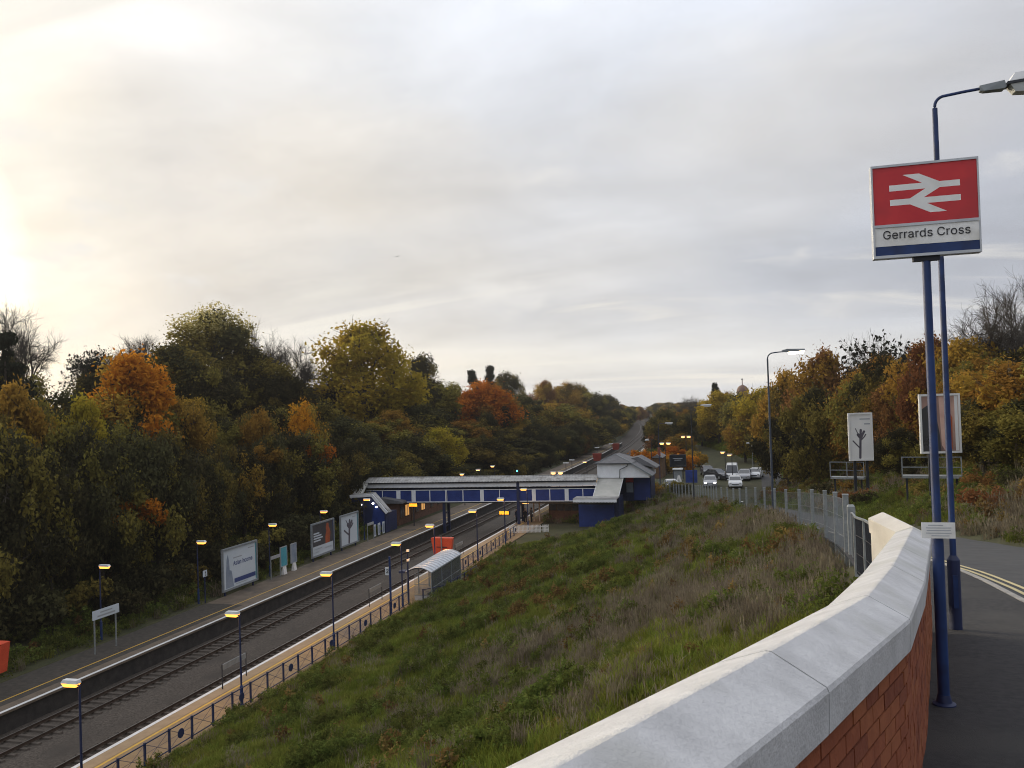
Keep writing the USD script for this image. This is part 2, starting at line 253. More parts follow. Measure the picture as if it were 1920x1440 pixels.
def rotz(a):
    c, s = math.cos(a), math.sin(a); return np.array([[c, -s, 0], [s, c, 0], [0, 0, 1.0]])
class MB:
    """Collects shapes; build() makes them one mesh."""
    def __init__(s): s.v, s.f, s.n = [], [], 0
    def add(s, v, f, R=None, t=(0, 0, 0)):
        v = np.asarray(v, float)
        if R is not None: v = v @ np.asarray(R).T
        s.v.append(v + np.asarray(t, float)); s.f.append(np.asarray(f, int) + s.n); s.n += len(v); return s
    def mesh(s, m, R=None, t=(0, 0, 0)): return s.add(m.vertices, m.faces, R, t)
    def box(s, x0, x1, y0, y1, z0, z1, R=None, t=(0, 0, 0)):
        v = [(x, y, z) for x in (x0, x1) for y in (y0, y1) for z in (z0, z1)]
        f = [(0, 1, 3), (0, 3, 2), (4, 6, 7), (4, 7, 5), (0, 4, 5), (0, 5, 1), (2, 3, 7), (2, 7, 6), (0, 2, 6), (0, 6, 4), (1, 5, 7), (1, 7, 3)]
        return s.add(v, f, R, t)
    def hull(s, pts, R=None, t=(0, 0, 0)):
        return s.mesh(trimesh.convex.convex_hull(np.asarray(pts, float)), R, t)
    def bar(s, a, b, w, h=None):
        a, b = np.asarray(a, float), np.asarray(b, float); h = w if h is None else h
        d = b - a; L = np.linalg.norm(d); d = d / L
        u = np.array([0, 0, 1.0]) if abs(d[2]) < .95 else np.array([0, 1.0, 0])
        x = np.cross(d, u); x /= np.linalg.norm(x); y = np.cross(x, d)
        v = [p + x * i * w / 2 + y * j * h / 2 for p in (a, b) for i in (-1, 1) for j in (-1, 1)]
        f = [(0, 1, 3), (0, 3, 2), (4, 6, 7), (4, 7, 5), (0, 4, 5), (0, 5, 1), (2, 3, 7), (2, 7, 6), (0, 2, 6), (0, 6, 4), (1, 5, 7), (1, 7, 3)]
        return s.add(v, f)
    def tube(s, pts, r, n=8):
        pts = np.asarray(pts, float); r = np.broadcast_to(np.asarray(r, float), len(pts)); k = len(pts)
        d = np.gradient(pts, axis=0); d /= np.maximum(np.linalg.norm(d, axis=1, keepdims=True), 1e-9)
        ref = np.array([0, 0, 1.0]) if abs(d[:, 2]).mean() < .8 else np.array([1.0, 0, 0])
        x = np.cross(d, ref); x /= np.maximum(np.linalg.norm(x, axis=1, keepdims=True), 1e-9); y = np.cross(d, x)
        a = np.linspace(0, 2 * np.pi, n, endpoint=False)
        v = (pts[:, None] + r[:, None, None] * (np.cos(a)[None, :, None] * x[:, None] + np.sin(a)[None, :, None] * y[:, None])).reshape(-1, 3)
        f = []
        for i in range(k - 1):
            for j in range(n):
                p, q = i * n + j, i * n + (j + 1) % n
                f += [(p, p + n, q), (q, p + n, q + n)]
        v = np.vstack([v, pts[0], pts[-1]])
        for j in range(n):
            f += [(k * n, j, (j + 1) % n), (k * n + 1, (k - 1) * n + (j + 1) % n, (k - 1) * n + j)]
        return s.add(v, f)
    def grid(s, P):
        """P: (rows, cols, 3) points as a sheet."""
        P = np.asarray(P, float); r, c = P.shape[:2]; i = np.arange(r * c).reshape(r, c)
        a, b, d, e = i[:-1, :-1].ravel(), i[:-1, 1:].ravel(), i[1:, 1:].ravel(), i[1:, :-1].ravel()
        return s.add(P.reshape(-1, 3), np.vstack([np.stack([a, b, d], 1), np.stack([a, d, e], 1)]))
    def prism(s, poly, h, R=None, t=(0, 0, 0)):
        """poly in xy extruded h along z, then R and t"""
        p = poly if hasattr(poly, 'exterior') else sg.Polygon(poly)
        return s.mesh(trimesh.creation.extrude_polygon(p, h, engine='earcut'), R, t)
    def build(s, name, material, parent='/World', smooth=False, label=None, cat=None, group=None, kind=None):
        pp = parent if isinstance(parent, str) else str(parent.GetPath())
        m = usdkit.mesh(stage, free(pp, name), (np.vstack(s.v), np.vstack(s.f)), MAT[material] if isinstance(material, str) else material, smooth)
        return tag(m.GetPrim(), label, cat, group, kind)
def structure(mb, name, material, smooth=False):
    return mb.build(name, material, smooth=smooth, kind='structure')
RX = np.array([[1, 0, 0], [0, 0, -1.0], [0, 1.0, 0]])       # xy drawing stands up in xz, faces -y
RYZ = np.array([[0, 0, 1.0], [1.0, 0, 0], [0, 1.0, 0]])     # xy drawing stands up in yz, faces +x
def text(s, h, bold=False, depth=.004): return meshkit.text_mesh(s, h, depth, bold)
def lathe(profile, n=16):
    return trimesh.creation.revolve(np.asarray(profile, float), sections=n)

# ---------------------------------------------------------------- the lie of the land
def off(y): return -np.maximum(0, np.asarray(y, float) - 150) ** 2 * .00027        # the line bends left far away
YK = [-60, -5, 0, 10.5, 14, 20, 25, 31, 38, 45, 51, 77, 92, 104, 112, 130, 180]
WL = [-9, -2.9, -1.05, 1.35, 1.5, 1.8, 1.95, 1.75, 1.0, .15, -.8, -4.2, -6.9, -10, -12, -16.5, -20.5]
YR = [-60, 0, 10, 18, 26, 35, 44, 60, 84, 100, 112, 130, 150, 180, 220]
XR = [14, 10.5, 9.2, 8.3, 6.9, 5.6, 4.2, 2.6, .35, -.6, 2.5, 3.0, 1.0, -7, -16]
def wl(y): return np.interp(y, YK, WL) + off(y)
def xr(y): return np.maximum(np.interp(y, YR, XR) + off(y), wl(y) + 1.5)
def zr(y): return np.interp(y, [-60, 0, 95, 110, 200, 300, 420], [15.4, 13.4, 2.95, 2.4, 2.4, 1.0, .2])
def hl(y): return np.interp(y, [0, 110, 180, 260, 330, 450, 560], [1, 1, .72, .52, .36, .12, 0])
def hr(y): return np.interp(y, [0, 110, 170, 240, 330, 450, 600], [1, 1, .8, .62, .4, .15, 0])
def terrain(x, y, bumps=True):
    x, y = np.broadcast_arrays(np.asarray(x, float), np.asarray(y, float))
    o, w, r, z, a, b = off(y), wl(y), xr(y), zr(y), hl(y), hr(y)
    foot = -24.6 + o
    drop = np.interp(y, [0, 10.5, 14, 20, 27, 33, 40], [1.15, 1.0, .75, .75, .50, .16, .03])
    zb = np.maximum(z - drop, .4)
    flat = np.interp(y, [80, 95, 130, 160], [0, 1, 1, .6])                              # level ground by the station building
    mid = foot + (w - foot) * .45
    zm = zb * np.interp(flat, [0, 1], [.40, .02])
    q = foot + (w - foot) * .22
    zq = zb * np.interp(flat, [0, 1], [.17, .0])
    xs = [-900 + o, -140 + o, -84 + o, -70 + o, -58 + o, -46.2 + o, -42.8 + o, -41.2 + o, -41.1 + o, -25.1 + o, -25.0 + o, foot, q, mid, w - .7, w - .1, w, r, r + 1, r + 6, r + 12, r + 26, r + 60, np.full_like(o, 900)]
    zs = [12 * a - 1, 16 * a, 14.5 * a, 13 * a, 7.2 * a, 1.0 * a, -.03, -.03, -1.3, -1.3, -.06, -.06, zq, zm, zb, zb, z - .16, z - .16, z + .15, z + 1.5 * b, z + 4.2 * b, z + 8.5 * b, z + 10 * b, z + 9 * b - 1]
    out = zs[0] + 0 * x
    for i in range(len(xs) - 1):
        out = out + np.clip((x - xs[i]) / np.maximum(xs[i + 1] - xs[i], 1e-6), 0, 1) * (zs[i + 1] - zs[i])
    out = out - np.maximum(0, y - 570) * .022
    if bumps:
        t = np.clip((x - foot - .6) / 2.5, 0, 1) * np.clip((w - 1.2 - x) / 2.0, 0, 1)
        l = np.clip((-44 + o - x) / 6, 0, 1) + np.clip((x - r - 1.5) / 5, 0, 1)
        n = meshkit.fbm(np.stack([x * .22, y * .22, 0 * x], -1), 3, 3) - .5
        n2 = meshkit.fbm(np.stack([x * .9, y * .9, 0 * x], -1), 2, 8) - .5
        out = out + t * (n * 1.1 + n2 * .25) * (1 - .9 * flat) + l * (n * 1.6)
    return out
def axis_steps(stops):
    out = []
    for (a, st), (b, _) in zip(stops, stops[1:]): out += list(np.arange(a, b, st))
    return np.array(out + [stops[-1][0]], float)
gx = axis_steps([(-900, 60), (-180, 12), (-90, 2.5), (-48, 1.0), (-41.5, .25), (-40.5, 3), (-26, .25), (-24.25, .75), (-3, .4), (12, 1.5), (36, 6), (90, 40), (900, 1)])
gy = axis_steps([(-60, 10), (-10, .8), (130, 2.5), (220, 8), (600, 60), (1500, 1)])
X, Y = np.meshgrid(gx, gy); Xs = X + np.where((X > -180) & (X < 90), off(Y), 0)
structure(MB().grid(np.stack([Xs, Y, terrain(Xs, Y)], -1)), 'terrain', 'terrain', smooth=True)

def strip(x0, x1, ys, z, wobble=None):
    """a sheet along the line between two offsets"""
    ys = np.asarray(ys, float)
    a = np.stack([x0 + off(ys), ys, np.full_like(ys, z)], -1); b = np.stack([x1 + off(ys), ys, np.full_like(ys, z)], -1)
    return np.stack([a, b], 1)
ly = np.concatenate([np.arange(-20, 150, 5.0), np.arange(150, 561, 10.0)])
cols = np.linspace(-40.9, -25.2, 60)
by = axis_steps([(-20, .35), (90, 1.0), (150, 4), (560, 1)])
BX, BY = np.meshgrid(cols, by)
shoulder = -.12 * np.clip(np.minimum(abs(BX + 35.3), abs(BX + 29.95)) - 1.5, 0, 1)
bz = -1.07 + shoulder + .05 * (meshkit.fbm(np.stack([BX * 3, BY * 3, 0 * BX], -1), 3, 2) - .5)
structure(MB().grid(np.stack([BX + off(BY), BY, bz], -1)), 'ballast', 'ballast', smooth=True)

# platforms: a body, a brick face below the edge, white edge and yellow line laid on top
def platform(name, xe, xb, y0, y1, ym=None):
    ys = np.concatenate([np.arange(y0, min(y1, 150), 10.0), np.arange(150, y1, 8.0), [y1]]) if y1 > 150 else np.arange(y0, y1 + .1, 10.0)
    s = 1 if xb > xe else -1
    def pr(a, b, z0, z1, yy):
        m = MB()
        P = np.stack([np.stack([x + off(yy), yy, np.full_like(yy, z)], -1) for x, z in ((a, z0), (a, z1), (b, z1), (b, z0), (a, z0))], 1)
        m.grid(P[:, ::-s] if s < 0 else P)
        for y in (yy[0], yy[-1]):
            o = float(off(y)); m.add([(a + o, y, z0), (b + o, y, z0), (b + o, y, z1), (a + o, y, z1)], [(0, 1, 2), (0, 2, 3)])
        return m
    structure(pr(xe + s * .12, xb, -1.5, -.06, ys), name + '_wall', 'platform_wall')
    structure(pr(xe, xe + s * .9, -.12, 0, ys), name + '_edge', 'paving' if s > 0 else 'platform')
    if ym:
        structure(pr(xe + s * .9, xb, -.06, 0, np.array([y0, ym])), name + '_gravel', 'platform_old')
        structure(pr(xe + s * .9, xb, -.06, 0, np.concatenate([[ym], ys[ys > ym]])), name, 'platform')
    else: structure(pr(xe + s * .9, xb, -.06, 0, ys), name, 'tan')
    for nm, a, b, z, mt in (('white_edge_line', .02, .24, .004, 'white_line'), ('yellow_platform_line', 1.02 if s > 0 else 1.5, 1.16 if s > 0 else 1.61, .004, 'yellow_line')):
        m = MB().grid(strip(xe + s * a, xe + s * b, ys, z)[:, ::s]); structure(m, nm, mt)
platform('platform_far', -37.0, -41.15, 10, 262, 56.5)
platform('platform_near', -28.4, -25.05, 10, 232)

# two tracks: rails and sleepers
def track(cx, label, ysl):
    t = thing('railway_track', label, 'railway track', (0, 0, 0), group=None)
    ry = np.concatenate([np.arange(-20, 150, 6.0), np.arange(150, 561, 8.0)])
    for s in (-1, 1):
        m = MB(); mt = MB()
        for a, b, z0, z1, mm in ((-.07, .07, -.98, -.95, m), (-.012, .012, -.95, -.86, m), (-.036, .036, -.86, -.826, m)):
            P = np.stack([np.stack([cx + s * .7525 + x + off(ry), ry, np.full_like(ry, z)], -1) for x, z in ((a, z0), (a, z1), (b, z1), (b, z0))], 1)
            mm.grid(P)
        mt.grid(np.stack([np.stack([cx + s * .7525 + x + off(ry), ry, np.full_like(ry, -.822)], -1) for x in (-.034, .034)], 1))
        r = m.build('rail', 'rail', t); mt.build('rail_head', 'rail_top', r)
    k = 0; rest = MB()
    for y in np.arange(22, 200, .68):
        m = MB() if y < 22 + .68 * 230 else rest
        o = float(off(y)); j = random.uniform(-.03, .03)
        m.hull([(cx + o + sx * (1.28 - .04 * (z > -1)) + j, y + sy * (.13 - .03 * (z > -1)), z) for sx in (-1, 1) for sy in (-1, 1) for z in (-1.14, -.985)])
        if m is not rest: m.build('sleeper', 'sleeper', t)
    rest.build('sleeper', 'sleeper', t, kind='stuff')
track(-35.3, 'railway track nearer the far platform, with pale sleepers and brown rails', None)
track(-29.95, 'railway track tucked under the near platform edge', None)

# road, path, kerb, painted lines
ry = np.concatenate([np.arange(-12, 112, 2.0), np.arange(112, 232, 6.0)])
kerb_x = lambda y: np.maximum(np.interp(y, [-12, 0, 8, 13.4, 16.2, 18.7, 22, 26, 30, 40, 50], [1.4, 3.0, 3.5, 3.55, 3.68, 3.7, 3.45, 3.05, 2.6, 1.7, .2]), wl(y) + .45)
def road_sheet(xa, xb, ys, dz, n=8):
    t = np.linspace(0, 1, n)[None, :]
    Xa = xa[:, None] * (1 - t) + xb[:, None] * t; Ya = np.repeat(ys[:, None], n, 1)
    return np.stack([Xa, Ya, zr(Ya) + dz], -1)
structure(MB().grid(road_sheet(kerb_x(ry) - .06, xr(ry) + .3, ry, -.10)), 'road', 'road')
py = np.arange(-12, 51, 1.5)
structure(MB().grid(road_sheet(wl(py) + .02, kerb_x(py) - .125, py, 0.0)), 'footpath', 'path')
kb = thing('kerb', 'pale concrete kerb curving along the footpath beside the double yellow lines', 'kerb')
for y in np.arange(-4, 40, .92):
    m = MB(); y1 = y + .91
    for a, b in ((y, y1),):
        pts = []
        for yy in (a, b):
            x = float(kerb_x(yy)); z = float(zr(yy))
            pts += [(x - .12, yy, z - .2), (x - .12, yy, z + .008), (x - .02, yy, z + .008), (x, yy, z - .012), (x, yy, z - .2)]
        m.hull(pts)
    m.build('kerb_stone', 'kerb', kb)
for k, (a, b) in enumerate(((.26, .34), (.44, .52))):
    yl = np.arange(-6, 34, 1.0)
    structure(MB().grid(road_sheet(kerb_x(yl) + a, kerb_x(yl) + b, yl, -.094, 2)), 'yellow_road_line', 'road_yellow')
for k, (x0, x1, y0, y1) in enumerate(((-3.9, -3.75, 84, 90), (-2.2, -1.9, 96, 97.2), (-4.9, -4.3, 96.5, 97))):
    yl = np.linspace(y0, y1, 5)
    structure(MB().grid(road_sheet(np.full(5, x0), np.full(5, x1), yl, -.094, 2)), 'white_road_marking', 'white_line')

# ---------------------------------------------------------------- the wall beside the path
RY = [-4.0, 1.65, 2.17, 2.93, 3.57, 4.37, 5.04, 5.98, 10.45]
RXs = [-2.2, -.428, -.255, .004, .208, .463, .60, .80, 1.62]
RZ = [14.8, 14.265, 14.215, 14.143, 14.082, 14.005, 13.938, 13.844, 13.40]
def ridge(y): return np.array([np.interp(y, RY, RXs), y, np.interp(y, RY, RZ)])
WALL = thing('brick_wall', 'red brick wall with sloped pale concrete coping beside the footpath', 'wall')
def coping_piece(a, b, na, nb, gap=.006, n=5):
    """stone between ridge points a and b; na, nb: sideways unit vectors at its ends"""
    prof = [(-.172, -.24), (-.180, -.085), (-.174, -.066), (-.010, -.003), (.010, -.003), (.183, -.092), (.190, -.108), (.185, -.24)]
    m = MB(); d = (b - a) / np.linalg.norm(b - a); P = []
    for t in np.linspace(0, 1, n):
        p = a + d * gap + (b - a - 2 * d * gap) * t; s = na * (1 - t) + nb * t; s = s / np.linalg.norm(s)
        P.append([p + s * u + np.array([0, 0, v]) for u, v in prof + prof[:1]])
    P = np.array(P); m.grid(P)
    k = len(prof)
    for e, R in ((0, 1), (-1, -1)):
        m.add(P[e][:k], [(0, i, i + 1)[::R] for i in range(1, k - 1)])
    return m
joints = [-4.0, -2.4, -.95, .47, 1.5, 2.93, 4.37, 5.9, 7.45, 8.95, 10.45]
def side(y):
    d = ridge(y + .05) - ridge(y - .05); s = np.array([d[1], -d[0], 0]); return s / np.linalg.norm(s)
for a, b in zip(joints, joints[1:]):
    coping_piece(ridge(a), ridge(b), side(a) if a != joints[0] else side(a + .1), side(b) if b < 10 else side(10.2)).build('coping_stone', 'coping', WALL, smooth=25)
END = np.array([1.40, 11.15, 13.47])
ea = ridge(10.45); dv = END - ea; sv = np.array([dv[1], -dv[0], 0]); sv /= np.linalg.norm(sv)
coping_piece(ea, END, side(10.2), sv).build('coping_stone', 'render', WALL, smooth=25, label='pale cream end stone of the coping')
m = MB(); wb = [(-.16, -.9), (-.16, -.242), (.16, -.242), (.16, -.9)]
P = [[p + s * u + np.array([0, 0, v]) for u, v in wb] for p, s in ((ea, side(10.2)), (END - dv * .03, sv))]
m.hull(np.array(P).reshape(-1, 3)); m.build('end_block', 'render', WALL)
core, bed = MB(), MB()
yc = np.arange(-4.0, 10.46, .35); Pc, Pb = [], []
for y in yc:
    p, s = ridge(y), side(min(max(y, -3.9), 10.3)); base = zr(y) - .3
    Pc.append([p + s * -.165 + [0, 0, -.242], p + s * .148 + [0, 0, -.242], (p + s * .148) * [1, 1, 0] + [0, 0, base], (p + s * -.165) * [1, 1, 0] + [0, 0, base - 1.2]])
    Pb.append([p + s * .145 + [0, 0, -.24], p + s * .166 + [0, 0, -.24], p + s * .166 + [0, 0, -.254], p + s * .145 + [0, 0, -.254]])
core.grid(np.array(Pc)[:, [0, 1, 2, 3, 0]]); core.build('mortar_core', 'mortar', WALL)
bed.grid(np.array(Pb)); bed.build('bedding_mortar', 'sealant', WALL)
rest = MB(); nb = 0
bl, bh = .225, .075
def brick_at(mm, y, zoff, L):
    p0, p1 = ridge(y + .005), ridge(y + L * .95 - .005)
    s = side(min(max(y + .1, -3.9), 10.3)); j = random.uniform(-.0018, .0018)
    pts = []
    for p in (p0, p1):
        for u in (.08, .160 + j):
            for v in (zoff - bh + .010, zoff):
                pts.append(p + s * u + np.array([0, 0, v]))
    mm.hull(pts)
mats = ['brick1', 'brick1', 'brick2', 'brick3', 'brick1', 'brick2']
near = []
for c in range(12):
    zo = -.258 - c * bh
    y = 1.2 - (c % 2) * .11
    while y < 10.3:
        if 13.4 - .11 * y - .10 < ridge(y)[2] + zo: near.append((y, zo))
        y += bl * .955
near.sort()
for i, (y, zo) in enumerate(near):
    if i < 300: m = MB(); brick_at(m, y, zo, bl); m.build('brick', random.choice(mats), WALL)
    else: brick_at(rest, y, zo, bl)
if rest.n: rest.build('brick', 'brick2', WALL, kind='stuff')

# ---------------------------------------------------------------- trees
def leaves(mb, centres, radii, n, size, g, flat=1.0, shell=.45):
    w = radii ** 2 * g.uniform(.45, 1.3, len(radii)); pick = g.choice(len(centres), n, p=w / w.sum())
    d = g.normal(size=(n, 3)); d /= np.linalg.norm(d, axis=1, keepdims=True)
    u = (shell + (1 - shell) * g.random(n)) * g.normal(1, .13, n)
    d2 = d * [1, 1, flat]
    c = centres[pick] + d2 * (radii[pick] * u)[:, None]
    nrm = d * .7 + g.normal(size=(n, 3)) * .75 + [0, 0, .25]; nrm /= np.linalg.norm(nrm, axis=1, keepdims=True)
    t = np.cross(nrm, g.normal(size=(n, 3))); t /= np.maximum(np.linalg.norm(t, axis=1, keepdims=True), 1e-9); b = np.cross(nrm, t)
    s = size * g.uniform(.55, 1.25, n)[:, None]
    k = .62
    v = np.stack([c - t * s * .6, c - b * s * .32 * 1.0 + t * s * .05, c + t * s * .62, c + b * s * .32 + t * s * .02], 1).reshape(-1, 3)
    i = np.arange(n) * 4
    mb.add(v, np.vstack([np.stack([i, i + 1, i + 2], 1), np.stack([i, i + 2, i + 3], 1)]))
MIXED = dict(dark='olive', olive='dark', yellowgreen='yellowgreen', orange='golden', golden='olive', russet='golden')
def broadleaf(seed, leaf, n=12000, clumps=30, size=.35, top_only=False, extra=None, aspect=1.0):
    """nominal 10 m tall, 4.5 m crown radius"""
    g = np.random.default_rng(seed); k = kind_prim('tree_' + leaf)
    tr = MB(); tr.tube([(0, 0, -1.5), (.05, 0, 1.5), (-.08, .1, 4), (0, 0, 6.8)], [.30, .24, .17, .07], 7)
    C, Rr = [], []
    for i in range(clumps):
        a = i * 2.39996 + g.uniform(-.3, .3); h = (i + .5) / clumps
        z = 2.0 + 7.0 * h + g.uniform(-.4, .4); prof = math.sin(math.pi * min(.97, .16 + .78 * h)) ** .75
        r = 3.5 * prof * g.uniform(.5, 1.2) * aspect
        C.append((r * math.cos(a), r * math.sin(a), z)); Rr.append(g.uniform(.65, 1.8) * (1.1 - .3 * h))
        q = np.array(C[-1])
        for _ in range(4):
            d = g.normal(size=3) * [1, 1, .6] + q / max(np.linalg.norm(q), .1) * [1, 1, .9]; d /= np.linalg.norm(d)
            tr.tube([q - d * .5, q + d * Rr[-1] * .6, q + d * Rr[-1] * g.uniform(1.05, 1.45) + [0, 0, .15]], [.045, .025, .01], 3)
        if i % 2 == 0:
            tr.tube([(0, 0, max(1.6, z * .55)), q * [.5, .5, 1] - [0, 0, .7], q], [.10, .06, .02], 4)
    C.append((0, 0, 9.0)); Rr.append(1.1); C.append((0, 0, 6.0)); Rr.append(2.2)
    C, Rr = np.array(C), np.array(Rr)
    cr, c2 = MB(), MB(); sec = g.random(len(C)) < .34; two = MIXED[leaf]
    leaves(cr, C[~sec], Rr[~sec], int(n * .72), size, g); leaves(cr, C, Rr * 1.3, n // 10, size * .75, g, shell=.85)
    leaves(c2, C[sec], Rr[sec] * 1.05, int(n * .28), size, g, shell=.3)
    tr.build('trunk', 'bark', k); cr.build('crown', 'l_' + leaf, k); c2.build('inner_leaves', 'l_' + two, k)
    if extra:
        e = MB(); up_ = C[:, 2] > 7.0
        leaves(e, C[up_] + [0, 0, .75], Rr[up_] * 1.2, 2600, size * .62, g, shell=.6); e.build('top_leaves', 'l_' + extra, k)
    return k
def branching(seed, n0=7, levels=4, spread=.55, rough=.25, bark='twig', tw0=.115, leaf=None, nleaf=0, size=.3, lean=.15):
    g = np.random.default_rng(seed); k = kind_prim('tree_bare' if not leaf else 'tree_sparse')
    tr, tw = MB(), MB(); tips = []
    tr.tube([(0, 0, -1.5), (0, 0, 1.5), (.1, -.05, 3.2)], [.28, .22, .17], 7)
    def grow(p, d, L, r, lv):
        m = p + d * L * .5 + g.normal(size=3) * L * .06; q = p + d * L + g.normal(size=3) * L * .08
        (tr if lv >= levels - 1 else tw).tube([p, m, q], [r, r * .8, r * .6], 5 if lv >= levels - 1 else 3)
        if lv == 0: tips.append(q); return
        for j in range(g.integers(4, 7) if lv > 1 else g.integers(4, 7)):
            nd = d + g.normal(size=3) * spread + [0, 0, .12]; nd /= np.linalg.norm(nd)
            grow(p + (q - p) * g.uniform(.35, 1.0), nd, L * g.uniform(.52, .82), r * .50, lv - 1)
    for i in range(n0):
        a = i * 2.4 + g.uniform(-.3, .3); d = np.array([math.cos(a) * (.35 + .4 * g.random()), math.sin(a) * (.35 + .4 * g.random()), 1.0]); d /= np.linalg.norm(d)
        grow(np.array([0, 0, g.uniform(1.6, 3.2)]), d, g.uniform(2.4, 3.4), tw0, levels)
    tr.build('trunk', bark, k); tw.build('twigs', bark, k)
    if leaf:
        T = np.array(tips); sel = g.choice(len(T), nleaf); e = MB()
        leaves(e, T[sel], np.full(nleaf, .35), nleaf, size, g, shell=.1); e.build('crown', 'l_' + leaf, k)
    return k
def layered(seed, pine=False):
    g = np.random.default_rng(seed); k = kind_prim('tree_pine' if pine else 'tree_cedar')
    tr, cr = MB(), MB(); tr.tube([(0, 0, -1.5), (.1, 0, 3), (0, .1, 6), (0, 0, 9.4)], [.3, .24, .16, .05], 7)
    C, Rr = [], []
    for i in range(46 if not pine else 30):
        h = g.uniform(.22 if not pine else .38, 1); z = .6 + 9.0 * h; a = i * 2.4
        r = (4.4 * (1.1 - h) ** .7 if not pine else 3.4 * max(.12, 1.06 - h) ** .55) * g.uniform(.25, 1.0)
        q = np.array([r * math.cos(a), r * math.sin(a), z]); C.append(q); Rr.append(g.uniform(.7, 1.35))
        if i % 2 == 0: tr.tube([(0, 0, z - .5), q * [.5, .5, 1] - [0, 0, .15], q], [.08, .05, .02], 4)
    leaves(cr, np.array(C), np.array(Rr), 6500, .34, g, flat=.26 if not pine else .55, shell=.25)
    tr.build('trunk', 'bark', k); cr.build('crown', 'l_pine', k)
    return k
K = dict(dark=[broadleaf(11, 'dark'), broadleaf(12, 'dark', clumps=22, aspect=1.1), broadleaf(13, 'dark', clumps=40)],
         olive=[broadleaf(21, 'olive'), broadleaf(22, 'olive', clumps=24)], yellowgreen=[broadleaf(31, 'yellowgreen', n=13000, size=.32, clumps=36), broadleaf(32, 'yellowgreen')],
         orange=[broadleaf(41, 'orange', clumps=34), broadleaf(42, 'orange', clumps=22)], golden=[broadleaf(51, 'golden', clumps=26), broadleaf(52, 'golden', n=7000), broadleaf(53, 'golden', clumps=34)],
         russet=[broadleaf(61, 'russet')], pale=[broadleaf(71, 'olive', n=11000, clumps=32, extra='pale')],
         bare=[branching(81), branching(82, n0=9, spread=.5), branching(83, n0=8, spread=.65)], sparse=[branching(91, leaf='pine', nleaf=2600, size=.34), branching(92, leaf='pine', nleaf=2200, size=.34)],
         cedar=[layered(101)], pine=[layered(111, True), layered(112, True)])
count = {}
NAMES = dict(dark='green_tree', olive='olive_tree', yellowgreen='yellow_green_tree', orange='orange_tree', golden='golden_tree', russet='russet_tree', pale='thinning_tree', bare='bare_tree', sparse='sparse_tree', cedar='cedar_tree', pine='pine_tree')
def zone(y): return ('opposite the long white name board', 'above the Asian income poster', 'above the two information boards', 'above the dark and branch posters', 'beside the stair house', 'behind the footbridge roof', 'far beyond the footbridge')[int(np.searchsorted([57, 66, 74, 86, 100, 150], y))]
def tree(kind, x, y, ztop, r, label, group=None, wide=1.0):
    i = count.get(kind, 0); count[kind] = i + 1
    z = float(terrain(x, y, False)); h = max(ztop - z, 2.5 * r if kind not in ('dark',) else 1.6 * r, 2.5)
    z = min(z, ztop - 2.0) if ztop - z < 2.5 else z
    h = ztop - z
    sx = max(r / 4.4 * wide, h / 10 * (.60 if kind not in ('bare', 'sparse', 'pine', 'cedar') else .5))
    return copy_of(K[kind][i % len(K[kind])], NAMES[kind], label, 'tree', (x, y, z), (i * 137.5 + x * 7) % 360, group, (sx, sx, h / 10.0))
def shrub_kind(seed, leaf):
    g = np.random.default_rng(seed); k = kind_prim('shrub_' + leaf); c, s = MB(), MB()
    C = np.stack([g.normal(0, .55, 12), g.normal(0, .55, 12), g.uniform(.3, 1.2, 12)], 1)
    leaves(c, C, g.uniform(.35, .6, 12), 1500, .2, g); c.build('foliage', 'l_' + leaf, k)
    for q in C[:6]: s.tube([(0, 0, -.3), q * .6, q], [.03, .02, .01], 4)
    s.build('stems', 'bark', k); return k
SK = {l: shrub_kind(200 + i, l) for i, l in enumerate(('dark', 'olive', 'golden', 'russet', 'yellowgreen', 'orange'))}
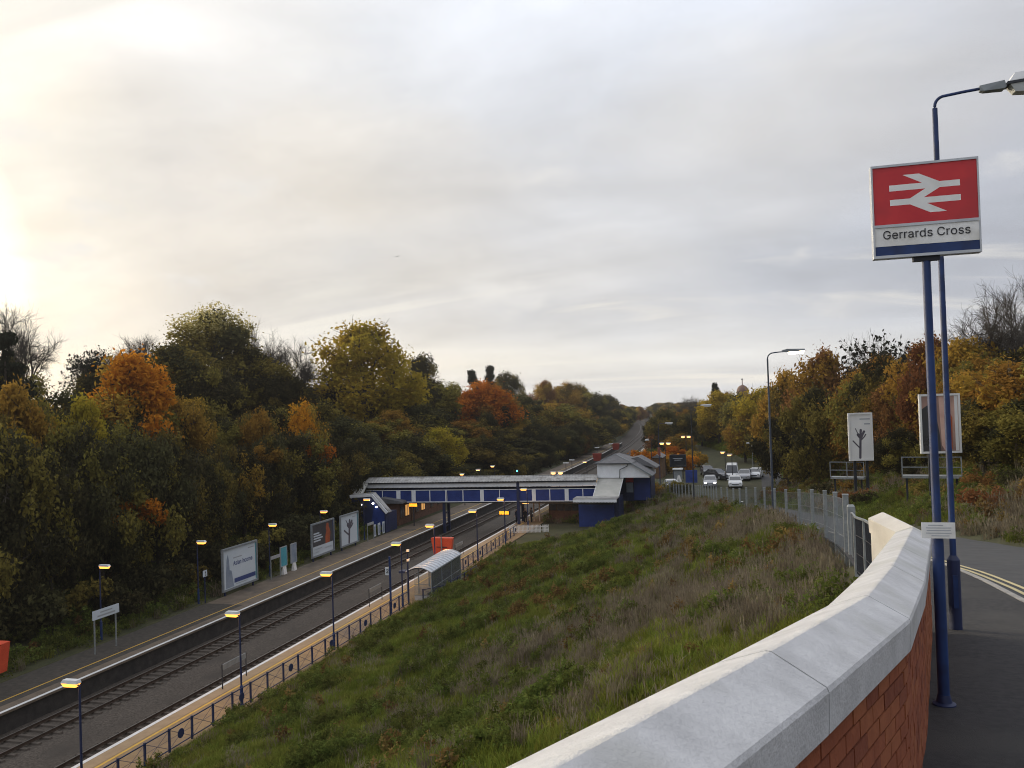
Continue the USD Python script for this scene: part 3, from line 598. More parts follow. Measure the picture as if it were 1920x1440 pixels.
TREES = [
 ('cedar', -64.0, 60.3, 22.8, 2.6, 'dark layered cedar at the left edge, standing in front of a bare tree'),
 ('bare', -76.0, 74.3, 27.7, 4.3, 'bare fan-shaped tree behind the dark cedar, far left on the skyline'),
 ('sparse', -74.0, 82.2, 23.2, 3.1, 'thin dark sparse tree on the skyline right of the bare fan-shaped tree'),
 ('bare', -76.0, 91.6, 26.1, 5.1, 'bare grey tree on the skyline above the round orange tree'),
 ('pale', -76.0, 107.9, 29.0, 7.4, 'tall tree with pale thinning yellow-green top, left half of the skyline'),
 ('olive', -68.0, 88.9, 23.2, 4.9, 'olive brown tree just left of the tall pale-topped tree'),
 ('bare', -78.0, 123.9, 28.8, 4.8, 'bare twiggy tree sticking up right of the pale-topped tree'),
 ('olive', -70.0, 108.0, 23.6, 5.4, 'broad olive tree below the bare twigs, left of the purple-brown bare tree'),
 ('bare', -76.0, 131.9, 26.7, 5.1, 'purple-brown bare tree left of the big yellow-green tree'),
 ('yellowgreen', -66.0, 136.5, 28.9, 8.9, 'big round yellow-green tree, the largest crown left of the footbridge'),
 ('dark', -74.0, 183.2, 26.2, 3.9, 'small dark green tree just right of the big yellow-green tree'),
 ('olive', -64.0, 165.3, 19.6, 6.1, 'yellow-olive tree between the dark green tree and the round orange tree'),
 ('orange', -60.0, 186.3, 19.0, 7.3, 'round orange tree above the footbridge roof'),
 ('pine', -76.0, 225.7, 23.6, 3.7, 'left of two dark pines poking up behind the round orange tree'),
 ('pine', -78.0, 247.9, 24.8, 3.2, 'right of two dark pines poking up behind the round orange tree'),
 ('olive', -74.0, 252.6, 23.1, 6.6, 'olive tree on the skyline just right of the dark pines'),
 ('dark', -58.0, 209.3, 15.6, 6.8, 'deep green rounded tree right of the round orange tree'),
 ('russet', -70.0, 285.6, 20.7, 5.5, 'purple-brown tree between the olive tree and the orange-olive tree'),
 ('golden', -66.0, 301.5, 20.3, 7.7, 'orange-gold tree right of the purple-brown tree'),
 ('olive', -70.0, 342.9, 19.1, 7.6, 'olive tree behind the orange-gold tree'),
 ('dark', -60.0, 313.3, 16.1, 6.9, 'dark green tree in the notch end of the left skyline'),
 ('dark', -66.0, 382.8, 15.3, 8.4, 'dark tree where the left skyline drops to the valley'),
 ('orange', -58.0, 68.7, 20.2, 5.1, 'wide orange tree in the middle of the left wood'),
 ('golden', -56.0, 73.0, 16.4, 2.9, 'golden tree spilling right from under the wide orange tree'),
 ('dark', -60.0, 62.8, 17.2, 3.1, 'dark green tree left of the wide orange tree'),
 ('golden', -52.0, 49.5, 17.1, 2.1, 'golden-olive tree cut by the left edge of the picture'),
 ('yellowgreen', -54.0, 58.2, 16.4, 2.2, 'green-yellow tree below the left end of the wide orange tree'),
 ('golden', -52.0, 81.6, 14.9, 2.4, 'slim gold-orange tree left of the brightest orange tree'),
 ('orange', -52.0, 91.1, 15.3, 2.2, 'brightest orange tree, slim, just above the hut by the footbridge'),
 ('golden', -48.0, 72.2, 10.6, 2.3, 'gold and green tree low on the bank above the Asian income poster'),
 ('dark', -62.0, 87.7, 19.7, 3.8, 'dark olive tree under the tall pale-topped tree'),
 ('dark', -64.0, 106.4, 19.5, 3.8, 'dark green tree between the two slim orange trees and the skyline'),
 ('dark', -54.0, 104.3, 13.3, 4.0, 'dark green tree below the big yellow-green tree, above the stairs roof'),
 ('golden', -56.0, 125.4, 13.5, 4.2, 'golden-olive tree low beneath the big yellow-green tree'),
 ('yellowgreen', -50.0, 130.1, 10.5, 4.3, 'bright green bushy tree just above the footbridge roof'),
 ('dark', -54.0, 158.8, 9.5, 4.7, 'dark tree between the bright green bushy tree and the deep green rounded tree'),
 ('olive', -48.0, 147.1, 8.7, 1.9, 'small olive bush-like tree above the footbridge lamps'),
 ('golden', -64.0, 391.1, 7.3, 4.9, 'small golden tree beside the far track'),
 ('bare', -16.5, 234.6, 15.3, 4.3, 'grey-brown bare tree at the left end of the right-hand wood'),
 ('pine', -11.1, 246.5, 17.8, 1.9, 'small dark pine on the skyline left of the dome'),
 ('yellowgreen', -8.5, 195.2, 15.0, 4.2, 'yellow-green tree below the small pine'),
 ('olive', -3.5, 175.9, 14.6, 3.7, 'olive tree in front of the domed tower'),
 ('yellowgreen', 0.5, 156.2, 15.2, 3.8, 'yellow-green tree left of the lit tall street lamp'),
 ('golden', -2.4, 155.5, 10.9, 2.8, 'golden low tree behind the parked cars'),
 ('golden', 3.9, 120.7, 17.2, 3.2, 'gold-brown tree just right of the lit tall street lamp'),
 ('russet', 7.7, 106.2, 19.6, 3.4, 'broad orange-brown tree right of the glowing street lamp head'),
 ('dark', 3.1, 99.8, 12.5, 2.4, 'near-black bush-like tree beside the lit tall street lamp'),
 ('olive', 5.7, 90.1, 15.3, 2.4, 'olive-gold tree left of the white poster'),
 ('sparse', 13.5, 102.6, 22.4, 3.6, 'dark tree with thin leaves rising above the wood, left of the station sign post'),
 ('golden', 9.2, 85.9, 16.7, 2.5, 'golden brown tree above the white poster'),
 ('russet', 10.3, 75.8, 15.1, 2.0, 'rust-red tree between the two roadside posters'),
 ('golden', 12.4, 72.2, 18.3, 2.3, 'tall golden tree behind the station sign post'),
 ('golden', 13.8, 66.3, 18.0, 2.1, 'tall yellow-brown tree right of the blue lamp post'),
 ('bare', 16.7, 69.2, 21.8, 2.9, 'tall bare tree by the right edge of the picture'),
 ('bare', 19.6, 74.1, 23.6, 3.1, 'tallest bare tree cut by the right edge of the picture'),
 ('golden', 13.3, 53.7, 16.3, 1.8, 'golden tree with thin leaning trunks at the right edge'),
 ('olive', 11.1, 49.0, 14.3, 1.5, 'olive tree right of the larger roadside poster'),
 ('dark', 9.3, 63.1, 12.1, 1.3, 'dark bushy tree filling the gap between the two posters'),
 ('olive', 12.3, 45.1, 14.3, 1.5, 'olive tree half outside the right edge of the picture'),
 ('golden', -14.6, 167.6, 7.0, 2.4, 'golden tree lit by the twin lamps behind the dark screen'),
 ('orange', -14.5, 152.1, 5.4, 1.7, 'low orange tree left of the dark screen'),
 ('golden', -12.7, 163.0, 3.4, 1.8, 'low golden tree right of the dark screen'),
]
FILL = [(-46.8,42.4,14.1,1.8), (-47.2,43.5,14.4,1.7), (-48.4,45.8,13.8,1.9), (-48.0,46.1,13.2,2.0), (-48.9,48.5,12.7,1.4), (-47.0,47.6,12.6,1.8), (-50.3,52.1,13.6,1.8), (-49.1,51.9,14.3,1.8), (-50.2,54.9,13.1,1.7), (-47.4,52.8,12.9,1.8), (-48.3,55.4,12.5,1.6), (-50.4,59.0,14.1,1.7), (-46.7,56.6,13.4,2.1), (-47.6,59.3,12.8,2.3), (-48.2,61.2,13.3,2.5), (-48.1,62.8,11.2,2.4), (-48.1,64.4,11.5,1.7), (-46.8,65.2,10.9,1.9), (-48.5,69.5,11.6,2.0), (-49.3,71.8,11.1,2.3), (-48.5,72.8,11.2,2.2), (-49.0,76.2,10.9,2.5), (-48.0,76.8,12.3,2.0), (-48.4,80.8,12.5,2.7), (-48.9,84.1,10.2,3.2), (-47.8,84.5,12.0,2.9), (-49.5,91.8,10.0,2.7), (-48.2,91.5,11.0,2.6), (-49.0,98.2,8.1,3.5), (-50.1,102.1,10.4,3.1), (-47.9,102.3,9.1,3.6), (-49.0,110.1,8.4,3.4), (-50.4,117.4,10.6,4.2), (-49.6,121.7,9.0,3.9), (-50.3,126.0,6.2,3.1), (-48.6,128.2,4.9,3.4), (-49.8,140.3,3.8,4.6), (-50.2,146.7,4.9,4.1), (-46.8,146.0,7.5,4.8), (-49.1,162.6,4.4,4.4), (-48.2,168.2,4.7,5.8), (-48.4,176.6,6.4,4.6), (-49.6,195.9,1.2,6.0), (-49.0,209.1,2.5,4.9), (-48.5,212.6,2.2,7.5), (-47.2,234.6,8.1,8.1), (-55.5,50.7,16.7,1.9), (-55.5,51.6,15.6,2.2), (-55.5,53.7,16.7,2.4), (-57.7,57.5,15.1,2.3), (-55.9,57.7,15.4,2.5), (-57.8,61.7,15.8,2.7), (-58.5,64.3,14.5,2.1), (-56.9,64.3,14.8,2.2), (-56.9,66.3,14.7,2.3), (-57.0,69.7,15.7,3.0), (-57.9,73.4,14.4,3.2), (-58.7,76.4,15.1,3.3), (-57.5,77.7,15.9,2.5), (-58.4,81.7,14.4,2.7), (-55.1,80.4,13.7,2.7), (-56.0,84.9,13.9,2.6), (-57.2,91.9,15.1,3.4), (-56.5,93.8,13.4,2.7), (-55.0,95.4,14.0,3.6), (-58.1,104.7,15.7,3.4), (-56.7,108.5,12.6,3.6), (-58.8,116.5,12.4,4.6), (-58.4,123.4,12.1,4.3), (-57.5,126.8,12.4,4.7), (-55.2,130.5,12.5,4.0), (-57.1,141.2,14.6,5.5), (-58.5,155.0,10.0,5.8), (-56.8,159.5,10.6,6.2), (-55.3,166.8,9.0,4.9), (-55.8,179.4,8.7,5.9), (-55.3,195.5,10.8,6.2), (-58.1,217.4,6.3,6.8), (-55.6,232.6,13.4,8.0), (-57.9,259.9,5.2,7.8), ]

for i in range(14):
    y = 168 + i * 9 + (i * 37 % 5); x = float(off(y)) - 21.0 + (i * 53 % 7) * .9; s = 1.5 + (i * 29 % 5) * .3; lf = ('olive', 'dark', 'russet', 'golden')[i % 4]
    copy_of(SK[lf], 'shrub', f'{lf} bush beside the far bend of the railway', 'shrub', (x, y, float(terrain(x, y)) - .1), i * 50, f'{lf} bushes beside the far bend of the railway', (s, s, s))
for k, x, y, zt, r, lab in TREES: tree(k, x, y, zt, r, lab, wide=1.12 if x < -40 else 1.45)
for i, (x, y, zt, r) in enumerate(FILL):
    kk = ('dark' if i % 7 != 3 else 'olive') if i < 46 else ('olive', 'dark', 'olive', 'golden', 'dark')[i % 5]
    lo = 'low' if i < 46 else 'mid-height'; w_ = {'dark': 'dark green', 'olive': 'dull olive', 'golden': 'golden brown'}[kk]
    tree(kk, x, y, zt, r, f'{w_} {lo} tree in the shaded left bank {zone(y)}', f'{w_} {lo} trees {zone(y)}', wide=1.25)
# shaded second and third rows behind, so that no gap shows under the crowns
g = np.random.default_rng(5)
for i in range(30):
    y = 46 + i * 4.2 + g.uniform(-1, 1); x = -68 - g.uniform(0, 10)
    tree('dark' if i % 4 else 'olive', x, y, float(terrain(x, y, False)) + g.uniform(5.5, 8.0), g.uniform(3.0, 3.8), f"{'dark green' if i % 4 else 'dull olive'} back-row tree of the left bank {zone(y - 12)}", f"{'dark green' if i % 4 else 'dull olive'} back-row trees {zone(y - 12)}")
# low scrub at the foot of the left bank
g = np.random.default_rng(9)
for i in range(84):
    y = 36 + i * 1.9 + g.uniform(-.6, .6); x = -43.3 - g.uniform(0, 2.6) + float(off(y)); s = g.uniform(1.1, 1.9)
    if 76 < y < 100 and x > -45: x -= 2.2
    lf = 'dark' if i % 6 else 'olive'
    copy_of(SK[lf], 'shrub', f"{'dark leafy' if lf == 'dark' else 'olive'} shrub at the foot of the left bank {zone(y).replace('above', 'behind')}", 'shrub', (x, y, float(terrain(x, y))), g.uniform(0, 360), f"{'dark' if lf == 'dark' else 'olive'} shrubs {zone(y).replace('above', 'behind')}", (s, s, s * 1.1))
# coloured sprays that catch the eye in the left wood
for x, y, s, lf, lab in ((-10.6, 110.4, 1.1, 'olive', 'olive bush in front of the half hidden white car'), (-9.5, 107.6, .9, 'dark', 'dark bush at the foot of the mesh fence near the blue hoarding'), (-12.6, 108.5, 1.0, 'golden', 'golden bush between the station wing and the mesh fence'),
                         (-14.2, 136, 1.9, 'golden', 'golden bush under the left pair of orange lamps'), (-11.5, 140, 1.8, 'orange', 'orange bush right behind the dark screen'), (-13.4, 143, 1.7, 'golden', 'golden bush behind the dark screen'), (-17.5, 146, 2.0, 'orange', 'orange bush left of the dark screen'), (-10.3, 148, 1.9, 'golden', 'golden bush right of the dark screen')):
    copy_of(SK[lf], 'shrub', lab, 'shrub', (x, y, float(terrain(x, y)) - .1), s * 77, None, (s, s, s))
for x, y, z, s, lf, lab in ((-45.5, 54.5, 6.3, 1.3, 'orange', 'small orange shrub glowing in the dark bank left of the Asian income poster'), (-50.5, 47.5, 11.5, 1.6, 'yellowgreen', 'yellow-green shrub high in the dark bank at far left'),
                            (-47.5, 76, 8.8, 1.5, 'golden', 'golden shrub above the poster with the orange figure'), (-46.8, 84, 8.0, 1.7, 'orange', 'orange shrub above the poster of a branch')):
    copy_of(SK[lf], 'shrub', lab, 'shrub', (x, y, z), s * 90, None, (s, s, s))
# right-hand bank: fillers and scrub
g = np.random.default_rng(10)
for i in range(64):
    y = 44 + i * 2.9 + g.uniform(-1.2, 1.2); r_ = float(xr(y)); x = r_ + g.uniform(8.5, 18); zt = float(terrain(x, y, False)) + g.uniform(3.2, 6.0)
    zt = max(zt, 15 + np.interp(y, [44, 75, 110, 150, 230], [1.0, 2.4, 1.6, -.5, -2.0]) + (i % 5) * .5 - .6)
    kk = ('olive', 'golden', 'dark', 'golden', 'russet')[i % 5]
    tree(kk, x, y, zt, g.uniform(2.2, 3.2), {'olive': 'olive tree among the trees on the right bank', 'golden': 'golden brown tree among the trees on the right bank', 'dark': 'dark green tree among the trees on the right bank', 'russet': 'rust brown tree among the trees on the right bank'}[kk], kk + ' trees on the right bank')
for i in range(60):
    y = 24 + i * 1.9 + g.uniform(-.8, .8); r_ = float(xr(y)); x = r_ + g.uniform(1.8, 8.5); s = g.uniform(.5, 1.0)
    if 46.5 < y < 52 and x > r_ + 3.5: continue
    lf = ('olive', 'russet', 'olive', 'golden', 'dark')[i % 5]
    copy_of(SK[lf], 'shrub', {'olive': 'low olive shrub on the slope right of the road', 'russet': 'low rusty shrub on the slope right of the road', 'golden': 'low golden shrub on the slope right of the road', 'dark': 'low dark shrub on the slope right of the road'}[lf], 'shrub', (x, y, float(terrain(x, y)) - .1), g.uniform(0, 360), lf + ' shrubs on the slope right of the road', (s, s, s * .8))
# thin pale trunks at the right edge
for i, (px, py, h, ln, lab) in enumerate(((12.2, 47.5, 5.6, -.3, 'slender pale tree trunk, left of a row of three by the right edge'), (13.1, 48.5, 5.2, .3, 'slender pale tree trunk, middle of a row of three by the right edge'), (14.0, 49.5, 5.8, .4, 'slender pale tree trunk leaning right, last of three by the right edge'))):
    t = thing('slender_tree', lab, 'tree', (px, py, float(terrain(px, py)) - .8))
    m = MB(); m.tube([(0, 0, 0), (.08, 0, 3), (ln * .4, .1, 6), (ln, .2, h)], [.13, .11, .08, .03], 7); m.build('trunk', 'pale_bark', t)
    m = MB(); C = np.array([[ln + a, b, h - 1 + c] for a, b, c in g.normal(0, .8, (9, 3))])
    for q in C: m.tube([(ln * .6, .1, h * .72), q], [.03, .01], 3)
    m.build('branches', 'pale_bark', t); m = MB(); leaves(m, C, np.full(9, .6), 900, .24, g); m.build('crown', 'l_golden', t)
# the far wood, one mass
def instancer(name, kinds, pos, rot, scl, idx, label, cat='plants'):
    pi = UsdGeom.PointInstancer.Define(stage, '/World/' + name)
    protos = []
    for p in kinds:
        q = UsdGeom.Xform.Define(stage, free('/World/' + name, p.GetName().rstrip('_0123456789'))).GetPrim(); q.GetReferences().AddInternalReference(p.GetPath()); protos.append(q.GetPath())
    pi.CreatePrototypesRel().SetTargets(protos)
    pi.CreatePositionsAttr(Vt.Vec3fArray.FromNumpy(np.asarray(pos, np.float32)))
    a = np.asarray(rot) / 2; q = np.stack([np.cos(a), 0 * a, 0 * a, np.sin(a)], 1)
    pi.CreateOrientationsAttr(Vt.QuathArray([Gf.Quath(float(w), float(x), float(y), float(z)) for w, x, y, z in q]))
    pi.CreateScalesAttr(Vt.Vec3fArray.FromNumpy(np.asarray(scl, np.float32)))
    pi.CreateProtoIndicesAttr(Vt.IntArray.FromNumpy(np.asarray(idx, np.int32)))
    return tag(pi.GetPrim(), label, cat, kind='stuff')
g = np.random.default_rng(12)
P, S, I = [], [], []
kinds = [K['dark'][0], K['dark'][1], K['olive'][0], K['golden'][0], K['yellowgreen'][1], K['russet'][0], K['bare'][0]]
for sgn in (-1, 1):
    for i in range(420):
        y = 150 + 490 * g.random() ** .8
        base = ((-46 if y < 175 else -41.2) if sgn < 0 else float(xr(y) - off(y)) + np.interp(y, [150, 170, 200], [4.5, 4.5, -24.8 - float(xr(y) - off(y)) if y > 170 else 0])) + float(off(y))
        x = base + sgn * (g.uniform(0, 1) ** 1.4) * 70
        if y > 480: x = g.uniform(-330, 120)
        if y > 560 and False: pass
        z = float(terrain(x, y, False)); zt = z + g.uniform(6.5, 9.5)
        lim = 15 + (np.interp(y, [150, 240, 330, 450, 640], [4.5, 3.0, -1.5, -6.0, -7.5]) if sgn < 0 else np.interp(y, [150, 200, 250, 330, 450, 640], [.5, 1.0, -.5, -3.5, -6.0, -7.5]))
        zt = min(zt, lim + g.uniform(-1.5, .7)); r = np.interp(y, [150, 640], [3.2, 5.5]) * g.uniform(.85, 1.3)
        P.append((x, y, min(z, zt - 3))); S.append((r / 4.4, r / 4.4, (zt - min(z, zt - 3)) / 10)); I.append(g.choice(7, p=[.28, .2, .18, .13, .06, .07, .08]))
instancer('far_wood', kinds, P, g.uniform(0, 6.28, len(P)), S, I, 'distant autumn woodland closing the valley where the railway bends away', 'wood')

# ---------------------------------------------------------------- grass on the banks
def blades(seed, n, h, spread, mat, name, width=.02, droop=.5, heads=False):
    g = np.random.default_rng(seed); m = MB(); v, f = [], []
    for i in range(n):
        a, r = g.uniform(0, 6.28), spread * math.sqrt(g.random()); p = np.array([r * math.cos(a), r * math.sin(a), -.05])
        b = g.uniform(0, 6.28); L = h * g.uniform(.45, 1.1); ln = L * droop * g.uniform(.2, 1.1); s = np.array([-math.sin(b), math.cos(b), 0]) * width * g.uniform(.7, 1.4)
        mid = p + np.array([math.cos(b) * ln * .35, math.sin(b) * ln * .35, L * .62]); tip = p + np.array([math.cos(b) * ln, math.sin(b) * ln, L * g.uniform(.8, 1.0)])
        k = len(v); v += [p - s, p + s, mid - s * .8, mid + s * .8, tip]; f += [(k, k + 1, k + 3), (k, k + 3, k + 2), (k + 2, k + 3, k + 4)]
        if heads and i % 3 == 0:
            k = len(v); v += [tip + [0, 0, -.08], tip + s * 1.6, tip + [0, 0, .07], tip - s * 1.6]; f += [(k, k + 1, k + 2), (k, k + 2, k + 3)]
    m.add(v, f); k = kind_prim(name); m.build('blades', mat, k); return k
def leafy(seed, n, mat, name, h=.45, size=.1):
    g = np.random.default_rng(seed); m = MB()
    C = np.stack([g.normal(0, .17, 8), g.normal(0, .17, 8), g.uniform(.08, h, 8)], 1)
    leaves(m, C, g.uniform(.1, .2, 8), n, size, g, shell=.3); k = kind_prim(name); m.build('leaves', mat, k); return k
GK = [blades(1, 80, .42, .30, 'green_blade', 'tuft_green', .010), blades(2, 80, .34, .32, 'green_blade', 'tuft_green', .011, .9), leafy(3, 220, 'weed', 'weed_clump', .34, .065), leafy(4, 240, 'weed', 'weed_clump', .5, .075),
      blades(5, 60, .72, .24, 'dry_blade', 'tuft_dry', .007, .55, True), blades(6, 52, .55, .28, 'dry_blade', 'tuft_dry', .008, .8, True), leafy(7, 150, 'bracken', 'bracken_clump', .5)]
def cover(name, label, xlo, xhi, ys, dens, mix, sc, seed, keep=None):
    g = np.random.default_rng(seed); P, S, I = [], [], []
    for a, b in zip(ys, ys[1:]):
        n = int((xhi(a) - xlo(a)) * (b - a) * dens((a + b) / 2))
        y = g.uniform(a, b, n); x = xlo(y) + (xhi(y) - xlo(y)) * g.random(n)
        if keep is not None: k_ = keep(x, y); x, y = x[k_], y[k_]; n = len(x)
        z = terrain(x, y); pr = mix(x, y, (x - xlo(y)) / (xhi(y) - xlo(y)))
        cdf = np.cumsum(pr, 1); cdf /= cdf[:, -1:]; i = (g.random(n)[:, None] > cdf).sum(1)
        s = sc((a + b) / 2) * g.uniform(.6, 1.35, n)
        P.append(np.stack([x, y, z - .02], 1)); S.append(np.stack([s, s, s * g.uniform(.75, 1.2, n)], 1)); I.append(i)
    P = np.vstack(P); instancer(name, GK, P, g.uniform(0, 6.28, len(P)), np.vstack(S), np.concatenate(I), label, 'grass')
def bank_mix(x, y, t):
    nz = lambda s, k: meshkit.fbm(np.stack([x * s, y * s, 0 * x], -1), 3, k)
    dry = np.clip((t - .84 + (nz(.16, 21) - .5) * 1.5 + np.interp(y, [3, 14, 40, 70], [.26, .08, -.02, .04])) * 2.4, 0, 1) * .68
    lush = nz(.3, 22); weed = np.clip((nz(.45, 23) - .50) * 5, 0, .7); br = np.clip((nz(.2, 24) - .66) * 9, 0, .35) * np.clip(t * 3, 0, 1)
    e = 1 - dry
    return np.stack([e * (1 - weed) * .6, e * (1 - weed) * .5, e * weed * .7, e * weed * .6, dry * .75, dry * .6 + .04, br * .9 + .01], 1)
cover('bank_grass', 'rough green and straw-coloured grass covering the bank between platform fence and wall', lambda y: -24.7 + off(y), lambda y: wl(y) - np.where(y < 11, .32, .12), list(np.arange(0, 20, 2.0)) + list(np.arange(20, 98, 4.0)),
      lambda y: np.interp(y, [0, 6, 14, 30, 60, 100], [38, 38, 28, 17, 10, 7.0]), bank_mix, lambda y: np.interp(y, [0, 10, 30, 60, 100], [.62, .70, .95, 1.05, 1.0]), 31, lambda x, y: ~((y > 82 + np.clip(x + 24, 0, 9) * .7) & (x < -17)) & ~((x < -22.9) & (y > 58.5) & (y < 68.8)))
def right_mix(x, y, t):
    nz = lambda s, k: meshkit.fbm(np.stack([x * s, y * s, 0 * x], -1), 3, k)
    dry = np.clip((nz(.2, 31) - .42) * 5, 0, 1); far = np.clip((y - 110) / 20, 0, 1); dry = dry * (1 - far)
    return np.stack([(1 - dry) * .5, (1 - dry) * .5, .18 * (1 - far) + 0 * x, .12 * (1 - far) + 0 * x, dry * .6, dry * .6, dry * .25 + .02], 1)
cover('slope_grass', 'rough grass and dead stems on the slope right of the road', lambda y: xr(y) + .45, lambda y: xr(y) + 20, list(np.arange(18, 100, 4.0)) + list(np.arange(100, 340, 8.0)),
      lambda y: np.interp(y, [18, 50, 100, 200, 340], [9, 6, 3.5, 2.0, 1.0]), right_mix, lambda y: np.interp(y, [18, 50, 100, 200, 340], [.85, 1.0, 1.5, 2.2, 3.4]), 32)
cover('valley_grass', 'rough dull grass on the flat ground between the railway and the car park beyond the station', lambda y: -24.4 + off(y), lambda y: wl(y) - .6, list(np.arange(98, 330, 8.0)),
      lambda y: np.interp(y, [98, 140, 330], [2.2, 1.6, .9]), lambda x, y, t: np.tile([.4, .4, .25, .2, .3, .25, .08], (len(x), 1)), lambda y: np.interp(y, [98, 330], [1.5, 3.2]), 34)
cover('left_bank_litter', 'dark undergrowth and leaf litter at the foot of the left bank', lambda y: -54 + off(y), lambda y: -41.9 + off(y), list(np.arange(34, 100, 6.0)),
      lambda y: 2.4, lambda x, y, t: np.tile([.2, .2, .9, .9, .02, .02, .12], (len(x), 1)), lambda y: 1.6, 33)

# ---------------------------------------------------------------- station sign, near lamp
def arrow():
    p = [(-239, 32), (-239, 76), (-14, 76), (-144, 146), (-34, 146), (101, 76), (237, 76), (237, 32), (101, 32), (-6, -32), (239, -32), (239, -76), (14, -76), (144, -146), (34, -146), (-101, -76), (-237, -76), (-237, -32), (-101, -32), (6, 32)]
    return sg.Polygon(p).buffer(0)
t = thing('station_sign', 'red and white station sign reading Gerrards Cross on a blue post by the wall', 'sign', (1.235, 6.9, float(zr(6.9))))
z0 = float(zr(6.9))
m = MB(); m.tube([(0, 0, -.3), (0, 0, 1.22), (0, 0, 1.26), (0, 0, 3.33)], [.040, .040, .030, .029], 18); m.build('post', 'blue', t, smooth=40)
m = MB(); m.mesh(lathe([(0, -.02), (.08, -.02), (.08, .015), (.055, .025), (.042, .08), (0, .08)], 20)); m.build('base_collar', 'navy', t, smooth=40)
m = MB(); m.hull([(x, y, z) for x in (-.355, .355) for y in (-.04, .04) for z in (15.945 - z0, 16.625 - z0)] ); m.build('backing_box', 'lamp_grey', t)
fr = MB()
for a, b, c, d in ((-.362, .362, 15.940, 15.960), (-.362, .362, 16.615, 16.632), (-.362, -.350, 15.960, 16.615), (.350, .362, 15.960, 16.615), (-.350, .350, 16.168, 16.188)):
    fr.box(a, b, -.052, .05, c - z0, d - z0)
fr.build('frame', 'alu', t)
rp = MB(); rp.box(-.350, .350, -.046, -.0405, 16.188 - z0, 16.615 - z0); rpp = rp.build('red_panel', 'red', t)
m = MB(); m.prism(arrow(), .004, RX * (.69 / 690), (0, -.046, 16.402 - z0)); m.build('arrow_emblem', 'white', rpp)
npn = MB(); npn.box(-.350, .350, -.046, -.0405, 16.028 - z0, 16.168 - z0); npp = npn.build('name_panel', 'white', t)
tm = text('Gerrards Cross', .062); w = tm.bounds[1][0] - tm.bounds[0][0]
sc = .585 / w; tm.apply_scale([sc, sc, 1]); m = MB(); m.mesh(tm, RX, (-.2925 - tm.bounds[0][0], -.046, 16.082 - z0)); m.build('lettering', 'black', npp)
m = MB(); m.box(-.350, .350, -.0455, -.0405, 15.960 - z0, 16.027 - z0); m.build('blue_stripe', 'blue', t)
m = MB(); m.box(-.09, .09, -.03, .03, 3.265, 3.302); m.build('bracket', 'dark_metal', t)
nt = MB(); nt.box(-.115, .11, -.056, -.05, 13.87 - z0, 13.985 - z0); ntp = nt.build('notice_plate', 'white', t, label='small white notice plate with lines of fine print')
m = MB()
for k, (u, w) in enumerate(((-.02, .10), (.0, .17), (.0, .16), (.0, .17), (.01, .12))): m.box(u - w / 2, u + w / 2, -.0575, -.056, 13.967 - z0 - k * .019 - .004, 13.967 - z0 - k * .019 + .001)
m.build('fine_print', 'grey_text', ntp)

def elbow(x0, z0_, r, n=7):
    return [(x0 + r * (1 - math.cos(a)), 0, z0_ + r * math.sin(a)) for a in np.linspace(0, math.pi / 2, n)]
zl = float(zr(10.6))
t = thing('street_lamp', 'blue street lamp with grey head at the path, taller than the station sign beside it', 'street lamp', (2.05, 10.6, zl))
m = MB(); m.tube([(0, 0, -.3), (0, 0, .78)], .066, 18); m.tube([(0, 0, .78), (0, 0, .83)], [.066, .036], 18); m.build('base_section', 'navy', t, smooth=40)
m = MB(); m.box(-.025, .025, -.070, -.062, .25, .62); m.build('access_door', 'blue', t)
m = MB(); m.tube([(0, 0, .8), (0, 0, 5.88)], [.034, .029], 16); m.build('column', 'blue', t, smooth=40)
m = MB(); m.tube([(0, 0, 5.85), (0, 0, 5.88)] + elbow(0, 5.9, .11) + [(.30, 0, 6.03), (.50, 0, 6.045)], .017, 12); m.build('arm', 'blue', t, smooth=40)
m = MB(); m.hull([(x, y * s, z) for x, y, z in ((.46, .03, 6.01), (.46, .03, 6.07), (.50, .05, 6.0), (.70, .065, 6.0), (.70, .065, 6.09), (.72, .065, 6.02)) for s in (-1, 1)]); m.build('head', 'lamp_grey', t)
m = MB(); m.hull([(x, y * s, z) for x, y, z in ((.72, .10, 6.03), (.72, .10, 6.06), (1.2, .10, 6.09), (1.2, .10, 6.06), (1.26, .05, 6.08)) for s in (-1, 1)]); m.build('rim', 'dark_metal', t)
m = MB(); m.hull([(x, y * s, z) for x, y, z in ((.74, .10, 6.06), (.80, .08, 6.155), (1.15, .08, 6.175), (1.22, .09, 6.09)) for s in (-1, 1)]); m.build('top_cover', 'lamp_white', t)
m = MB(); m.hull([(x, y * s, z) for x, y, z in ((.75, .09, 6.03), (.80, .07, 5.95), (1.0, .07, 5.93), (1.14, .06, 5.98), (1.2, .09, 6.06)) for s in (-1, 1)]); m.build('bowl', 'lens_clear', t)

